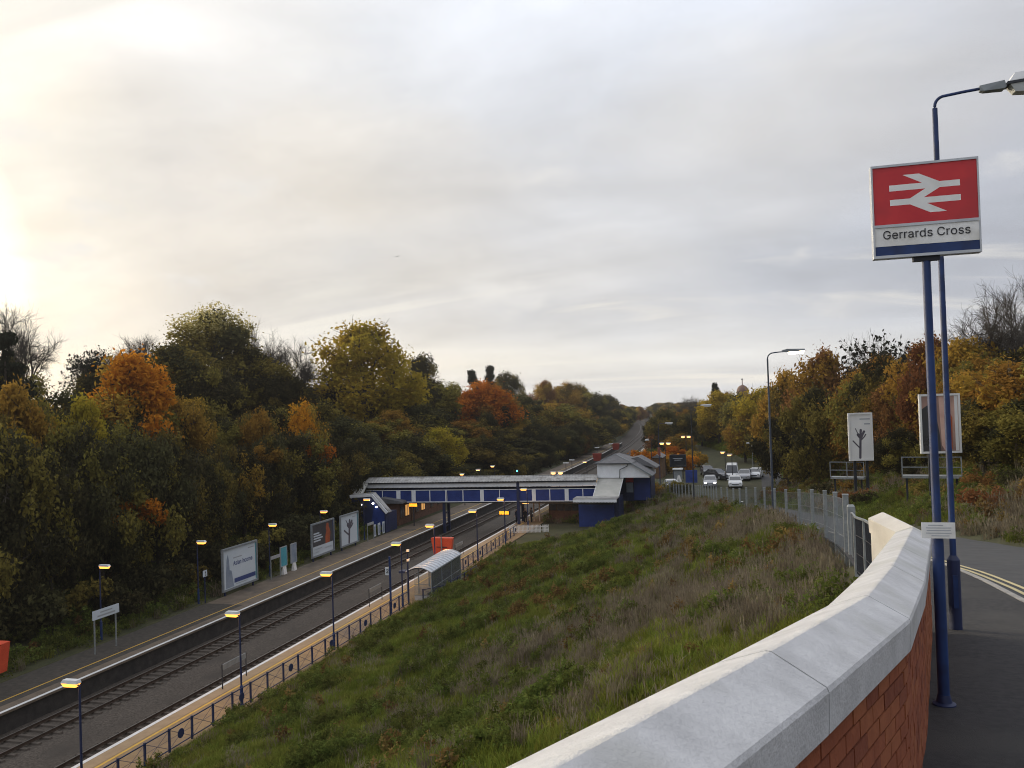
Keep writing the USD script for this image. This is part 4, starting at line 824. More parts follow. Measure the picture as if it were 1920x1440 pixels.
def road_lamp(x, y, z, h, arm, label, lit=None, col='galv', rz=0, long_=.62, group=None, r=.055):
    t = thing('street_lamp', label, 'street lamp', (x, y, z), rz, group)
    m = MB(); m.tube([(0, 0, -.8), (0, 0, 1.2), (0, 0, h - .3)], [r * 1.35, r * 1.2, r * .75], 10); m.build('column', col, t, smooth=40)
    m = MB(); m.tube([(0, 0, h - .32)] + elbow(0, h - .3, .3) + [(arm, 0, h + .05)], r * .55, 8); m.build('arm', col, t, smooth=40)
    m = MB(); m.hull([(a, b * s, c) for a, b, c in ((arm - .25, .05, h + .02), (arm - .25, .05, h + .10), (arm, .11, h + .0), (arm, .12, h + .16), (arm + long_, .11, h + .04), (arm + long_, .08, h + .13)) for s in (-1, 1)]); m.build('head', 'lamp_white' if lit is None else 'lamp_grey', t)
    m = MB(); m.hull([(a, b * s, c) for a, b, c in ((arm + .03, .10, h + .0), (arm + .1, .08, h - .12), (arm + long_ - .08, .08, h - .10), (arm + long_, .10, h + .04)) for s in (-1, 1)]); m.build('lens', lit or 'lens_clear', t)
    return t
road_lamp(.56, 44.9, float(zr(44.9)) - .1, 8.45, .95, 'tall grey street lamp with its head glowing warm white beside the mesh fence', 'warm', 'lamp_blue', long_=.85)
road_lamp(-6.05, 81.8, float(zr(82)) - .1, 9.35, 1.15, 'tall unlit street lamp with pale head rising right of the dark screen', None, 'dark_metal', long_=.75)
road_lamp(-13.0, 116.2, 2.4, 8.4, 1.15, 'dark unlit street lamp behind the station building wing', None, 'navy', long_=.8)
road_lamp(-1.1, 145.5, 2.3, 3.9, -.5, 'short grey unlit lamp behind the parked cars', None, 'galv', long_=-.4, r=.05)
road_lamp(-14.3, 118.5, 2.4, 6.1, -.35, 'lower dark lamp post right behind the station building wing', None, 'dark_metal', long_=-.45, r=.06)
def twin_lamp(x, y, z, h, label, lit='sodium_far', gap=1.0):
    t = thing('twin_lamp', label, 'lamp', (x, y, z))
    m = MB(); m.tube([(0, 0, -.3), (0, 0, h - .1)], [.07, .045], 8); m.build('column', 'dark_metal', t, smooth=40)
    m = MB(); m.bar((-gap / 2, 0, h - .1), (gap / 2, 0, h - .1), .06); m.build('cross_arm', 'dark_metal', t)
    for s in (-1, 1):
        m = MB(); m.hull([(s * gap / 2 + a, b, c) for a in (-.33, .33) for b in (-.16, .16) for c in (h, h + .12)]); hd = m.build('head', 'lamp_white', t)
        m = MB(); m.mesh(trimesh.creation.icosphere(2, 1.0), np.diag([.32, .2, .17]), (s * gap / 2, 0, h - .08)); m.build('lens', lit, t)
twin_lamp(-13.97, 133.5, 2.4, 4.75, 'left pair of orange lamps glowing above the dark screen')
twin_lamp(-12.5, 154.7, 2.4, 4.6, 'right pair of orange lamps glowing above the dark screen')
twin_lamp(-26.03, 111, 0, 4.8, 'pair of orange lamps glowing just over the footbridge roof')
def post_lamp(x, y, z, h, label, lit='sodium_far', group=None, name='platform_lamp', side_=-1):
    t = thing(name, label, 'lamp', (x, y, z), 0, group)
    m = MB(); m.tube([(0, 0, -.2), (0, 0, h)], [.06, .04], 8); m.build('column', 'dark_metal', t)
    m = MB(); m.hull([(side_ * a, b, c) for a, b in ((-.05, .09), (.62, .12)) for b in (-b, b) for c in (h, h + .13)]); m.build('head', 'lamp_white', t)
    m = MB(); m.hull([(side_ * a, b, c) for a, b, c in ((.05, .1, h), (.6, .12, h), (.14, .08, h - .15), (.52, .09, h - .15)) for b in (-b, b)]); m.build('lens', lit, t)
    return t
for x, y, lab in ((-40.18, 114, 'leftmost lit lamp peeping over the footbridge roof'), (-39.97, 120.6, 'middle of three lit lamps over the left half of the footbridge roof'), (-39.7, 127, 'third lit lamp over the left half of the footbridge roof, highest of three')): post_lamp(x, y, 0, 4.4, lab)
post_lamp(-25.85, 130.8, 0, 4.6, 'single orange lamp left of the station building roof')
post_lamp(-4.67, 123.6, 2.4, 3.9, 'left one of two orange lamps low over the green slope behind the cars', name='low_lamp')
post_lamp(-3.69, 121.9, 2.4, 3.65, 'right one of two orange lamps low over the green slope behind the cars', name='low_lamp')
for k, (x, y, h) in enumerate(((-45.3, 247, 2.2), (-53.2, 331, 2.4), (-36.2, 196, 2.6), (-35.9, 214, 2.4), (-34.5, 160, 2.6), (-33.9, 152, 2.7))):
    t = thing('unlit_lamp', 'unlit pale lamp head far down the line beyond the footbridge', 'lamp', (x, y, -.5), 0, 'unlit lamps far down the line')
    m = MB(); m.tube([(0, 0, -.4), (0, 0, h + .5)], .05, 6); m.build('column', 'dark_metal', t)
    m = MB(); m.hull([(a, b, h + .5 + c) for a in (-.5, .5) for b in (-.2, .2) for c in (0, .16)]); m.build('head', 'lamp_white', t)

# ---------------------------------------------------------------- platform lamps
def lamp_kind(light):
    k = kind_prim('platform_lamp')
    if light:
        dl = UsdLux.DiskLight.Define(stage, str(k.GetPath()) + '/light'); dl.CreateRadiusAttr(.16); dl.CreateIntensityAttr(230.0); dl.CreateColorAttr(Gf.Vec3f(1.0, .50, .16)); dl.AddTranslateOp().Set(Gf.Vec3d(-.40, 0, 4.44))
    m = MB(); m.tube([(0, 0, -.2), (0, 0, 1.0)], .078, 12); m.tube([(0, 0, 1.0), (0, 0, 1.06)], [.078, .05], 12); m.build('base_section', 'blue', k, smooth=40)
    m = MB(); m.tube([(0, 0, 1.0), (0, 0, 4.5)], [.05, .042], 10); m.build('column', 'navy', k, smooth=40)
    m = MB(); m.bar((.05, 0, 4.52), (-.35, 0, 4.55), .05); m.build('bracket', 'navy', k)
    m = MB(); m.hull([(x, y * s, z) for x, y, z in ((-.02, .13, 4.60), (-.05, .11, 4.73), (-.70, .11, 4.73), (-.78, .13, 4.60)) for s in (-1, 1)]); m.build('canopy', 'lamp_white', k)
    m = MB(); m.hull([(x, y * s, z) for x, y, z in ((-.05, .13, 4.598), (-.12, .10, 4.46), (-.66, .10, 4.46), (-.75, .13, 4.598)) for s in (-1, 1)]); m.build('lens', 'sodium', k)
    return k
LK, LKF = lamp_kind(True), lamp_kind(False)
near_y = [26.9, 37.4, 47.1, 57.6, 66.2, 75.0, 84.0, 93.0]
lab = ['lit platform lamp nearest the bottom left corner, on the near platform', 'second lit lamp on the near platform, beside the low dark sign', 'third lit lamp on the near platform, standing before the two tracks',
       'fourth lit lamp on the near platform, just behind the tall blue post', 'lit lamp on the near platform standing in front of the orange hood', 'lit lamp on the near platform just beyond the shelter', 'lit lamp on the near platform below the middle of the footbridge', 'lit lamp on the near platform tucked under the footbridge']
for y, l in zip(near_y, lab): copy_of(LK, 'platform_lamp', l, 'lamp', (-25.33 if y < 60 or y > 72 else -26.1, y, 0), 0, None).SetInstanceable(False)
for y, z, l in ((46.3, .25, 'leftmost lit lamp against the dark trees behind the far platform'), (56.4, .1, 'lit lamp against the trees, left of the Asian income poster'), (66.4, -.1, 'lit lamp behind the two narrow information boards'), (75.6, -.2, 'lit lamp above the poster with the orange figure'), (85.2, -.2, 'lit lamp in front of the gabled stair house')):
    copy_of(LKF, 'platform_lamp', l, 'lamp', (-41.75, y, z), 180, None)

# ---------------------------------------------------------------- fence of the near platform
FX = -25.2
fe = thing('platform_fence', 'low dark blue fence with crossed wires and round medallions along the near platform', 'fence')
def fence_run(pts, parent):
    """pts: corner points; posts about every 1.7 m"""
    for a, b in zip(pts, pts[1:]):
        a, b = np.array(a), np.array(b); n = max(1, round(np.linalg.norm(b - a) / 1.54))
        tr = MB(); tr.bar((*a, .98), (*b, .98), .045); tr.bar((*a, .12), (*b, .12), .04); tr.build('rail', 'navy', parent)
        for i in range(n):
            p, q = a + (b - a) * i / n, a + (b - a) * (i + 1) / n
            m = MB(); m.box(p[0] - .04, p[0] + .04, p[1] - .04, p[1] + .04, -.1, 1.04); m.build('post', 'navy', parent)
            m = MB(); m.tube([(*p, .14), (*q, .96)], .011, 4); m.tube([(*p, .96), (*q, .14)], .011, 4); m.tube([(*p, .55), (*q, .55)], .009, 4)
            br = m.build('wire_cross', 'navy', parent)
            fence_run.n += 1
            if fence_run.n % 3 == 1:
                c = (p + q) / 2; m = MB(); cy = trimesh.creation.cylinder(.21, .03, sections=16)
                m.mesh(cy, np.array([[0, 0, 1.0], [0, 1, 0], [-1, 0, 0]]) if abs(b[0] - a[0]) < abs(b[1] - a[1]) else RX, (c[0], c[1], .55)); m.build('medallion', 'navy', parent)
fence_run.n = 1
fence_run([(FX, 24.0), (FX, 58.2)], fe)
fence_run([(-24.3, 59.0), (-23.3, 60.6), (-23.15, 68.2)], fe)
fence_run([(FX - .1, 69.4), (-25.9, 90.5)], fe)

# ---------------------------------------------------------------- shelter on the near platform
t = thing('platform_shelter', 'small glazed platform shelter with a ribbed curved metal roof', 'shelter', (-24.95, 63.2, 0), 2.0)
rf = MB(); xs_ = np.linspace(-1.02, 1.02, 9)
arc = lambda x: 2.15 + .36 * (1 - (x / 1.02) ** 2)
ys_ = np.linspace(-3.75, 3.75, 2)
rf.grid(np.array([[(x, y, arc(x)) for y in ys_] for x in xs_])); rf.grid(np.array([[(x, y, arc(x) - .03) for y in ys_] for x in xs_[::-1]]))
rfp = rf.build('roof', 'slats', t)
for i in range(13):
    y = -3.7 + i * 7.4 / 12; m = MB(); m.tube([(x, y, arc(x) + .015) for x in xs_], .045, 5); m.build('roof_rib', 'alu', rfp)
for x in (-1.0, 1.0):
    m = MB(); m.bar((x, -3.75, 2.13), (x, 3.75, 2.13), .07, .09); m.build('eaves_beam', 'lamp_grey', t)
for y in (-3.65, 3.65):
    m = MB(); m.tube([(x, y, arc(x) - .06) for x in xs_], .035, 5); m.build('end_hoop', 'navy', t)
for x in (-.95, .95):
    for y in (-3.6, -1.2, 1.2, 3.6): m = MB(); m.box(x - .035, x + .035, y - .035, y + .035, 0, 2.12); m.build('post', 'lamp_grey', t)
for y0_, y1_ in ((-3.56, -1.24), (-1.16, 1.16), (1.24, 3.56)):
    m = MB(); m.box(.94, .955, y0_, y1_, .12, 2.05); m.build('glass_pane', 'glass', t)
    m = MB(); m.box(.925, .97, y0_, y1_, .92, .97); m.box(.925, .97, y0_, y1_, .09, .14); m.build('glazing_bar', 'galv', t)
for y in (-3.6, 3.6):
    m = MB(); m.box(-.4, .915, y - .008, y + .008, .45, 2.05); m.build('glass_pane', 'glass', t)
    m = MB(); m.box(-.4, .915, y - .02, y + .02, .38, .43); m.box(-.4, .915, y - .02, y + .02, 1.2, 1.24); m.build('glazing_bar', 'galv', t)
    m = MB(); m.box(-.4, .915, y - .015, y + .015, .05, .38); m.build('kick_panel', 'alu', t)
m = MB(); m.box(.45, .85, -3.2, 3.2, .43, .48); m.build('bench_seat', 'dark_metal', t)
for y in (-2.6, 0, 2.6): m = MB(); m.box(.5, .8, y - .03, y + .03, 0, .43); m.build('bench_leg', 'dark_metal', t)
m = MB(); m.box(-1.5, -1.05, -3.9, -3.3, 2.1, 2.26); m.build('corner_lamp', 'navy', t)
m = MB(); m.box(-.98, -.93, -3.62, -3.3, .2, 2.0); m.build('end_panel', 'lamp_grey', t)

# posts and small signs on the near platform
t = thing('platform_number_post', 'tall blue post carrying a small white plate, beside the fourth lit lamp', 'post', (-25.36, 55.6, 0))
m = MB(); m.tube([(0, 0, -.1), (0, 0, 4.05)], .075, 12); m.build('post', 'blue', t, smooth=40)
m = MB(); m.box(-.36, -.08, -.03, .03, 2.75, 3.3); pl = m.build('plate', 'poster_white', t)
m = MB(); m.mesh(text('2', .26, True), RX, (-.31, -.032, 2.9)); m.build('figure', 'black', pl)
t = thing('camera_pole', 'dark slim pole with two pale fittings beside the tall blue post', 'pole', (-25.2, 58.4, 0))
m = MB(); m.tube([(0, 0, -.1), (0, 0, 4.0)], .06, 10); m.build('pole', 'navy', t)
for z in (3.2, 3.9): m = MB(); m.box(-.03, .16, -.09, .09, z, z + .16); m.build('fitting', 'lamp_white', t)
for y, l in ((39.5, 'low dark sign on two thin posts by the second lamp of the near platform'), (57.4, 'low dark sign on two thin posts left of the tall blue post'), (76.0, 'low dark sign on two thin posts beyond the shelter')):
    t = thing('low_sign', l, 'sign', (-27.9, y, 0))
    for d in (0, 2.2): m = MB(); m.box(-.022, .022, d - .022, d + .022, 0, 1.3); m.build('post', 'dark_metal', t)
    m = MB(); m.box(-.025, .025, .03, 2.17, .98, 1.28); m.build('panel', 'lamp_grey', t)
def hood(x, y, z, label, rz=0, w=1.0, mt='orange'):
    t = thing('orange_hood', label, 'monitor hood', (x, y, 0), rz)
    m = MB(); m.tube([(0, -.42, -.05), (0, -.42, z + 1.75)], .06, 8); m.build('post', 'galv', t)
    sh = [(-1.02, z + 1.6), (1.02, z + 1.6), (.74, z), (-.74, z)]
    m = MB(); m.hull([(a * w, -.32 + .0, b) for a, b in sh] + [(a * w * .9, .35, b) for a, b in sh]); hp = m.build('hood', mt, t)
    m = MB(); m.box(-.5 * w, .5 * w, -.345, -.322, z + .78, z + .85); m.build('latch_bar', 'dark_metal', t)
hood(-27.15, 70.9, 1.22, 'orange-red tapered hood on a grey post at the end of the shelter')
hood(-40.0, 36.4, 1.2, 'orange-red tapered hood cut by the left edge of the picture')
hood(-33.3, 180.0, .9, 'dull red hood far down the line, nearer of two', 180, 1.0, 'dull_red')
hood(-34.9, 215.0, .9, 'dull red hood far down the line, farther of two', 180, 1.0, 'dull_red')

# ---------------------------------------------------------------- posters and boards on the far platform
def hoarding(y0, y1, z0, z1, label, paper, draw, x=-41.0):
    t = thing('poster_board', label, 'poster board', (x, y0, 0)); W = y1 - y0; fw = .15
    fp = MB()
    for a, b, c, d in ((0, W, z0, z0 + fw), (0, W, z1 - fw, z1), (0, fw, z0 + fw, z1 - fw), (W - fw, W, z0 + fw, z1 - fw)): fp.box(-.08, .07, a, b, c, d)
    fp.build('frame', 'lamp_grey', t)
    m = MB(); m.box(-.06, .0, fw, W - fw, z0 + fw, z1 - fw); pp = m.build('poster', paper, t)
    for y in (.5, W - .5): m = MB(); m.box(-.2, -.08, y - .06, y + .06, -.1, z1 - .05); m.build('support_post', 'navy', t)
    m = MB(); m.box(-.10, -.06, fw, W - fw, z0 + .02, z1 - .02); m.build('back_board', 'navy', t)
    def shape(name, mat, poly, lift=.004):
        mm = MB(); gs = getattr(poly, 'geoms', [poly])
        for q in gs: mm.prism(q, lift, RYZ, (.0, 0, 0))
        mm.build(name, mat, pp)
    draw(shape, W, z0, z1, pp)
def rect(a, b, c, d): return sg.box(a, c, b, d)
def d1(S, W, z0, z1, pp):
    S('figure', 'poster_grey', sg.Polygon([(.45, z0 + .2), (.5, z0 + 1.5), (.62, z1 - .95), (.78, z1 - .5), (.92, z1 - .95), (1.0, z0 + 1.6), (1.25, z0 + 1.5), (1.55, z0 + .2)]))
    S('band', 'poster_blue', sg.Polygon([(1.6, z0 + .45), (W - .3, z0 + .45), (W - .3, z0 + .8), (1.6, z0 + .8)]))
    S('colour_edge', 'poster_teal', rect(W - .27, W - .16, z0 + .2, z1 - .2))
    m = MB(); tm = text('Asian income', .34, True); w = tm.bounds[1][0]; tm.apply_scale([2.7 / w, 1, 1]); m.mesh(tm, RYZ, (.0, 1.5, z0 + 1.86)); m.build('lettering', 'poster_blue', pp)
    S('small_print', 'grey_text', sg.MultiPolygon([rect(1.5, 2.7, z0 + 2.42, z0 + 2.5), rect(W - 1.3, W - .45, z1 - .5, z1 - .42), rect(1.8, 3.4, z0 + .3, z0 + .35)]))
hoarding(58.4, 63.3, .36, 3.74, 'large white poster reading Asian income on the far platform', 'poster_white', d1)
def d2(S, W, z0, z1, pp):
    S('white_strip', 'poster_white', rect(.16, W - .16, z0 + .16, z0 + 1.0))
    S('figure', 'poster_fig', sg.Polygon([(2.75, z0 + 1.02), (2.7, z0 + 1.6), (2.95, z0 + 2.2), (2.85, z0 + 2.55), (3.05, z0 + 2.95), (3.4, z0 + 2.9), (3.5, z0 + 2.5), (3.75, z0 + 2.0), (3.6, z0 + 1.02)]))
    S('print_lines', 'poster_white', sg.MultiPolygon([rect(.45, .45 + w, z0 + a, z0 + a + .13) for a, w in ((2.15, 1.1), (1.92, 1.5), (1.68, 1.75), (1.44, 1.35))]))
    S('small_print', 'grey_text', sg.MultiPolygon([rect(.5, 2.0, z0 + .7, z0 + .76), rect(2.6, 3.9, z0 + .55, z0 + .61), rect(.5, 1.4, z0 + .4, z0 + .46)]))
    S('colour_edge', 'poster_blue', rect(W - .25, W - .16, z0 + .16, z1 - .16))
hoarding(72.4, 76.9, .38, 3.62, 'dark poster with an orange figure and a white strip on the far platform', 'poster_dark', d2)
def branch(S, cx, z0, H, ww, mat='poster_twig'):
    L = lambda *p, w=.05: sg.LineString([(cx + a * ww, z0 + b * H) for a, b in p]).buffer(w * ww)
    S('branch_drawing', mat, L((-.02, .06), (.0, .3), (.02, .55), (.05, .78), w=.055).union(L((-.0, .3), (-.2, .42), (-.33, .5), w=.03)).union(L((.02, .5), (.2, .6), (.27, .66), w=.03))
      .union(L((.03, .6), (-.12, .72), (-.2, .82), w=.02)).union(L((.03, .55), (.14, .68), (.2, .74), w=.055)).union(L((.02, .58), (-.08, .66), w=.07)))
def d3(S, W, z0, z1, pp):
    branch(S, W * .48, z0 + .1, z1 - z0 - .2, 3.2); S('colour_edge', 'poster_teal', rect(W - .3, W - .16, z0 + .16, z1 - .16)); S('small_print', 'grey_text', rect(W - 1.4, W - .6, z1 - .5, z1 - .43))
hoarding(78.2, 82.3, .34, 3.58, 'white poster with a dark flowering branch on the far platform', 'poster_white', d3)
for y0_, y1_, mt, l in ((66.75, 67.85, 'poster_teal', 'teal information board on a pale foot, left one of two narrow boards'), (68.5, 69.5, 'poster_grey', 'grey information board on a pale foot, right one of two narrow boards')):
    t = thing('information_board', l, 'notice board', (-40.9, y0_, 0)); W = y1_ - y0_
    m = MB(); m.box(-.05, .02, .06, W - .06, .75, 2.38); m.build('poster', mt, t)
    m = MB()
    for a, b, c, d in ((0, W, .69, .75), (0, W, 2.38, 2.44), (0, .06, .75, 2.38), (W - .06, W, .75, 2.38)): m.box(-.07, .04, a, b, c, d)
    m.build('frame', 'alu', t)
    m = MB(); m.hull([(x, y, z) for x, z in ((-.15, 0), (.15, 0), (-.05, .68), (.05, .68)) for y in (W * .28, W * .75)]); m.build('foot', 'white', t)
for y, l in ((65.0, 'grey metal frame sign beside the teal information board'), (84.0, 'grey metal frame sign in front of the gabled stair house')):
    t = thing('frame_sign', l, 'sign', (-40.8, y, 0)); m = MB(); m.box(-.03, .03, 0, .07, 0, 1.95); m.build('leg', 'galv', t); m = MB(); m.box(-.03, .03, 1.5, 1.57, 0, 1.95); m.build('leg', 'galv', t)
    m = MB(); m.box(-.035, .035, .07, 1.5, 1.68, 1.95); m.build('panel', 'alu', t)
t = thing('name_sign', 'long white name board on two grey legs at the dark end of the far platform', 'sign', (-39.8, 43.45, 0))
m = MB(); m.box(-.03, .02, 0, 2.25, 2.1, 2.66); nm = m.build('board', 'poster_white', t)
for y in (.2, 2.02): m = MB(); m.box(-.10, -.03, y - .035, y + .035, 0, 2.6); m.build('leg', 'galv', t)
m = MB(); m.box(.02, .024, .62, 1.65, 2.44, 2.52); m.box(.02, .024, .38, 1.9, 2.22, 2.32); m.build('print_lines', 'grey_text', nm)
t = thing('number_plate_sign', 'tiny white square plate on a dark post left of the Asian income poster', 'sign', (-41.3, 56.35, 0)); m = MB(); m.box(-.03, .03, .22, .28, 0, 2.5); m.build('post', 'navy', t)
m = MB(); m.box(.03, .05, 0, .5, 2.02, 2.5); pl = m.build('plate', 'poster_white', t); m = MB(); m.mesh(text('1', .3, True), RYZ, (.05, .18, 2.1)); m.build('figure', 'black', pl)

# ---------------------------------------------------------------- footbridge
A = math.degrees(math.atan2(2.0, 28.2)); BL = 28.3
fb = thing('footbridge', 'covered footbridge with blue panels, white frames and a grey roof over the tracks', 'bridge', (-46.55, 95.95, 0), A)
ZB, ZP, ZO, ZV, ZE = 2.66, 4.14, 4.42, 4.93, 5.09
m = MB(); m.box(0, BL, .05, 2.55, ZB - .14, ZB + .04); m.build('deck', 'dark_metal', fb)
m = MB(); m.box(0, BL, -.05, .05, ZB, ZB + .085); m.box(0, BL, -.04, .045, ZP - .05, ZP + .02); m.build('white_frame_rail', 'white_wall', fb)
posts = [(2.05, .09), (4.1, .52), (6.05, .52), (8.1, .09), (10.15, .24), (12.25, .09), (14.6, .46), (16.75, .09), (18.95, .2), (20.9, .46), (22.8, .09), (24.8, .46), (26.7, .09)]
e = [0.0]
for x, w in posts: e += [x - w / 2, x + w / 2]
e.append(BL)
for a, b in zip(e[::2], e[1::2]):
    m = MB(); m.box(a, b, 0, .05, ZB + .085, ZP - .05); m.build('panel', 'panel_blue', fb)
for x, w in posts:
    m = MB()
    if w == .24: m.box(x - .12, x - .04, -.035, .055, ZB + .085, ZP - .05); m.box(x + .04, x + .12, -.035, .055, ZB + .085, ZP - .05)
    else: m.box(x - w / 2, x + w / 2, -.035, .055, ZB + .085, ZP - .05)
    m.build('white_post', 'white_wall', fb)
    m = MB(); m.box(x - .035, x + .035, .0, .06, ZP + .02, ZV); m.build('mullion', 'navy', fb)
m = MB(); m.box(0, BL, 2.5, 2.55, ZB, ZP); m.build('rear_panel', 'navy', fb)
for x in np.arange(1.0, BL, 2.05): m = MB(); m.box(x - .03, x + .03, 2.5, 2.56, ZP, ZE); m.build('rear_mullion', 'navy', fb)
def valance(L, z0, z1, tooth=.16):
    n = int(L / tooth); pts = [(0, z1), (0, z0)]
    for i in range(n): pts += [(i * L / n + L / n / 2, z0 - .07), ((i + 1) * L / n, z0)]
    pts += [(L, z1)]; return sg.Polygon(pts)
m = MB(); m.prism(valance(BL, ZO + .07, ZV), .03, RX, (0, -.02, 0)); m.build('valance', 'white_wall', fb)
m = MB(); m.box(-.1, BL, -.2, -.02, ZV + .01, ZE); m.build('gutter', 'dark_metal', fb)
xs_ = np.arange(-.2, BL + .15, .09); yy_ = [-.26, .5, 1.3, 2.1, 2.86]; zz_ = [ZE + .01, ZE + .3, ZE + .52, ZE + .3, ZE + .01]
rfm = MB(); rfm.grid(np.array([[(x, y, z + .02 * math.cos(x * 2 * math.pi / .36)) for y, z in zip(yy_, zz_)] for x in xs_])); rfm.build('roof', 'sheet', fb)
m = MB(); m.box(-.2, BL, 1.2, 1.4, ZE + .50, ZE + .56); m.build('ridge_cap', 'sheet', fb)
for x, y in ((19.0, -.12), (19.0, 2.4)): m = MB(); m.box(x - .16, x + .16, y, y + .28, -.1, ZE if y < 0 else ZB - .15); m.build('pier', 'navy', fb)
for x, y in ((9.75, .15), (9.75, 2.1)):
    m = MB(); m.box(x - .15, x + .15, y, y + .3, -1.2, ZB - .14); m.build('pier', 'navy', fb)
m = MB(); m.box(9.7, 9.8, .45, 2.1, -.4, -.25); m.box(9.7, 9.8, .45, 2.1, 1.2, 1.35); m.build('pier_brace', 'navy', fb)
sr = MB(); g_ = np.linspace(-1.9, 1.25, 30)
sr.grid(np.array([[(x, -2.9 * t + .1, 5.25 - 1.75 * t + .03 * math.cos(x * 20)) for t in (0, .5, 1)] for x in np.linspace(-2.2, .35, 40)])[::-1]); sr.build('stair_roof', 'corr', fb)
m = MB(); m.box(.3, .36, -2.7, 0, 2.2, 3.4); m.box(-2.1, .3, -2.75, -2.68, 2.3, 3.45); m.build('stair_wall', 'navy', fb)

# far-side stair house, platform buildings
t = thing('stair_house', 'dark blue gabled stair house with white bargeboards at the foot of the footbridge', 'building', (-45.6, 90.0, 0))
gab = sg.Polygon([(0, 0), (4.25, 0), (4.25, 2.25), (2.55, 4.15), (0, 4.0)])
m = MB(); m.prism(gab, .8, np.array([[1.0, 0, 0], [0, 0, 1], [0, 1, 0]]), (0, 0, 0)); m.build('wall', 'navy', t)
band = sg.LineString([(-.15, 4.14), (2.62, 4.30), (4.45, 2.25)]).buffer(.16, cap_style=2, join_style=2)
m = MB(); m.prism(band, .12, RX, (0, -.02, 0)); m.build('bargeboard', 'white_wall', t)
m = MB(); m.prism(sg.LineString([(-.15, 4.28), (2.66, 4.45), (4.6, 2.3)]).buffer(.07, cap_style=2, join_style=2), .8, np.array([[1.0, 0, 0], [0, 0, 1], [0, 1, 0]]), (0, .05, 0)); m.build('roof', 'sheet', t)
m = MB(); m.prism(sg.Polygon([(2.4, .9), (4.1, .9), (4.1, 2.2), (2.9, 3.3)]), .03, RX, (0, -.02, 0)); m.build('blue_panel', 'panel_blue', t)
for k, (x, z, s) in enumerate(((2.75, 3.35, .13), (3.15, 2.95, .11), (1.3, 3.2, .07), (1.0, 2.4, .08), (2.3, 3.75, .06))):
    m = MB(); m.mesh(trimesh.creation.icosphere(1, s), None, (x, -.12, z)); m.build('lamp', 'headlight', t)
m = MB(); m.box(0, 4.2, .8, 3.2, 0, 2.2); m.build('rear_wall', 'navy', t)
for k in range(3):
    q = thing('leaflet_board', ('left', 'middle', 'right')[k] + ' one of three white leaflet boards below the stair house', 'notice board', (-41.2, 86.3 + k * 1.15, 0))
    m = MB(); m.box(0, .06, 0, .55, .15, 1.45); m.build('board', 'poster_white', q); m = MB(); m.box(-.06, 0, .2, .35, 0, 1.4); m.build('post', 'navy', q); m = MB(); m.box(.06, .065, .08, .47, .3, 1.25); m.build('sheet', 'poster_grey', q)
t = thing('platform_building', 'low brown platform building with lit windows beyond the footbridge', 'building', (-46, 95.2, 0))
m = MB(); m.box(0, 3.9, 0, 16, -.2, 2.7); m.build('wall', 'wall_brick', t)
m = MB(); m.hull([(x, y, z) for x, z in ((-.3, 2.7), (4.6, 2.7), (4.5, 2.95), (1.8, 3.4)) for y in (-.4, 16.4)]); m.build('roof', 'roof', t)
for k, y in enumerate((.6, 2.2, 5.4, 7.4, 10.5, 13)):
    m = MB(); m.box(3.9, 3.96, y, y + 1.0, .9, 2.2); wn = m.build('window', 'window_lit' if k in (1, 3) else 'dark_glass', t); m = MB(); m.box(3.93, 3.98, y + .46, y + .54, .9, 2.2); m.box(3.92, 3.99, y - .06, y + 1.06, .8, .9); m.build('frame', 'timber', wn)
m = MB(); m.box(3.9, 3.97, 4.0, 4.9, 0, 2.1); m.build('door', 'timber', t)
for x, y, z, w, l, post in ((-40.0, 94.9, 2.35, 1.0, 'glowing orange departure display beyond the footbridge on the far platform', 2.6), (-27.55, 91.2, 2.0, 1.1, 'glowing orange departure display on a dark post on the near platform', 2.2)):
    t = thing('departure_display', l, 'display', (x, y, 0)); m = MB(); m.box(-w / 2 - .08, w / 2 + .08, 0, .25, z - .08, z + .42); m.build('case', 'dark_metal', t)
    m = MB()
    for r in range(3):
        c = 0
        while c < w - .05:
            q = random.uniform(.05, .16); m.box(-w / 2 + c, -w / 2 + min(c + q, w), -.012, -.002, z + .02 + r * .12, z + .10 + r * .12); c += q + .03
    m.build('lit_rows', 'led', t); m = MB(); m.tube([(0, .12, 0), (0, .12, z)], .07, 8); m.build('post', 'dark_metal', t)
t = thing('waiting_room', 'brick waiting room with dark windows and a pale flat canopy under the footbridge', 'building', (-24.4, 99.3, 0))
m = MB(); m.box(0, 3.7, 0, 13, -.1, 1.35); m.build('brick_wall', 'wall_brick', t)
m = MB(); m.box(.03, 3.67, .03, 12.9, 1.35, 2.2); m.build('window_band', 'dark_glass', t)
for x in (0, .9, 1.8, 2.7, 3.6): m = MB(); m.box(x, x + .08, -.015, .03, 1.35, 2.2); m.build('window_post', 'timber', t)
m = MB(); m.hull([(x, y, z) for x in (-3.7, 3.9) for y in (-.3, 18) for z in (2.22, 2.44)]); m.build('canopy', 'canopy_under', t)
for x in (-2.0, -1.3): m = MB(); m.box(x - .07, x + .07, .4, .54, 0, 2.22); m.build('canopy_post', 'canopy_under', t)
m = MB(); m.box(-3.3, -2.6, .2, .45, 2.1, 2.2); m.build('canopy_light', 'sodium_far', t)
m = MB(); m.box(-.9, -.15, 2.0, 2.12, 2.05, 2.2); m.build('canopy_light', 'sodium_far', t)

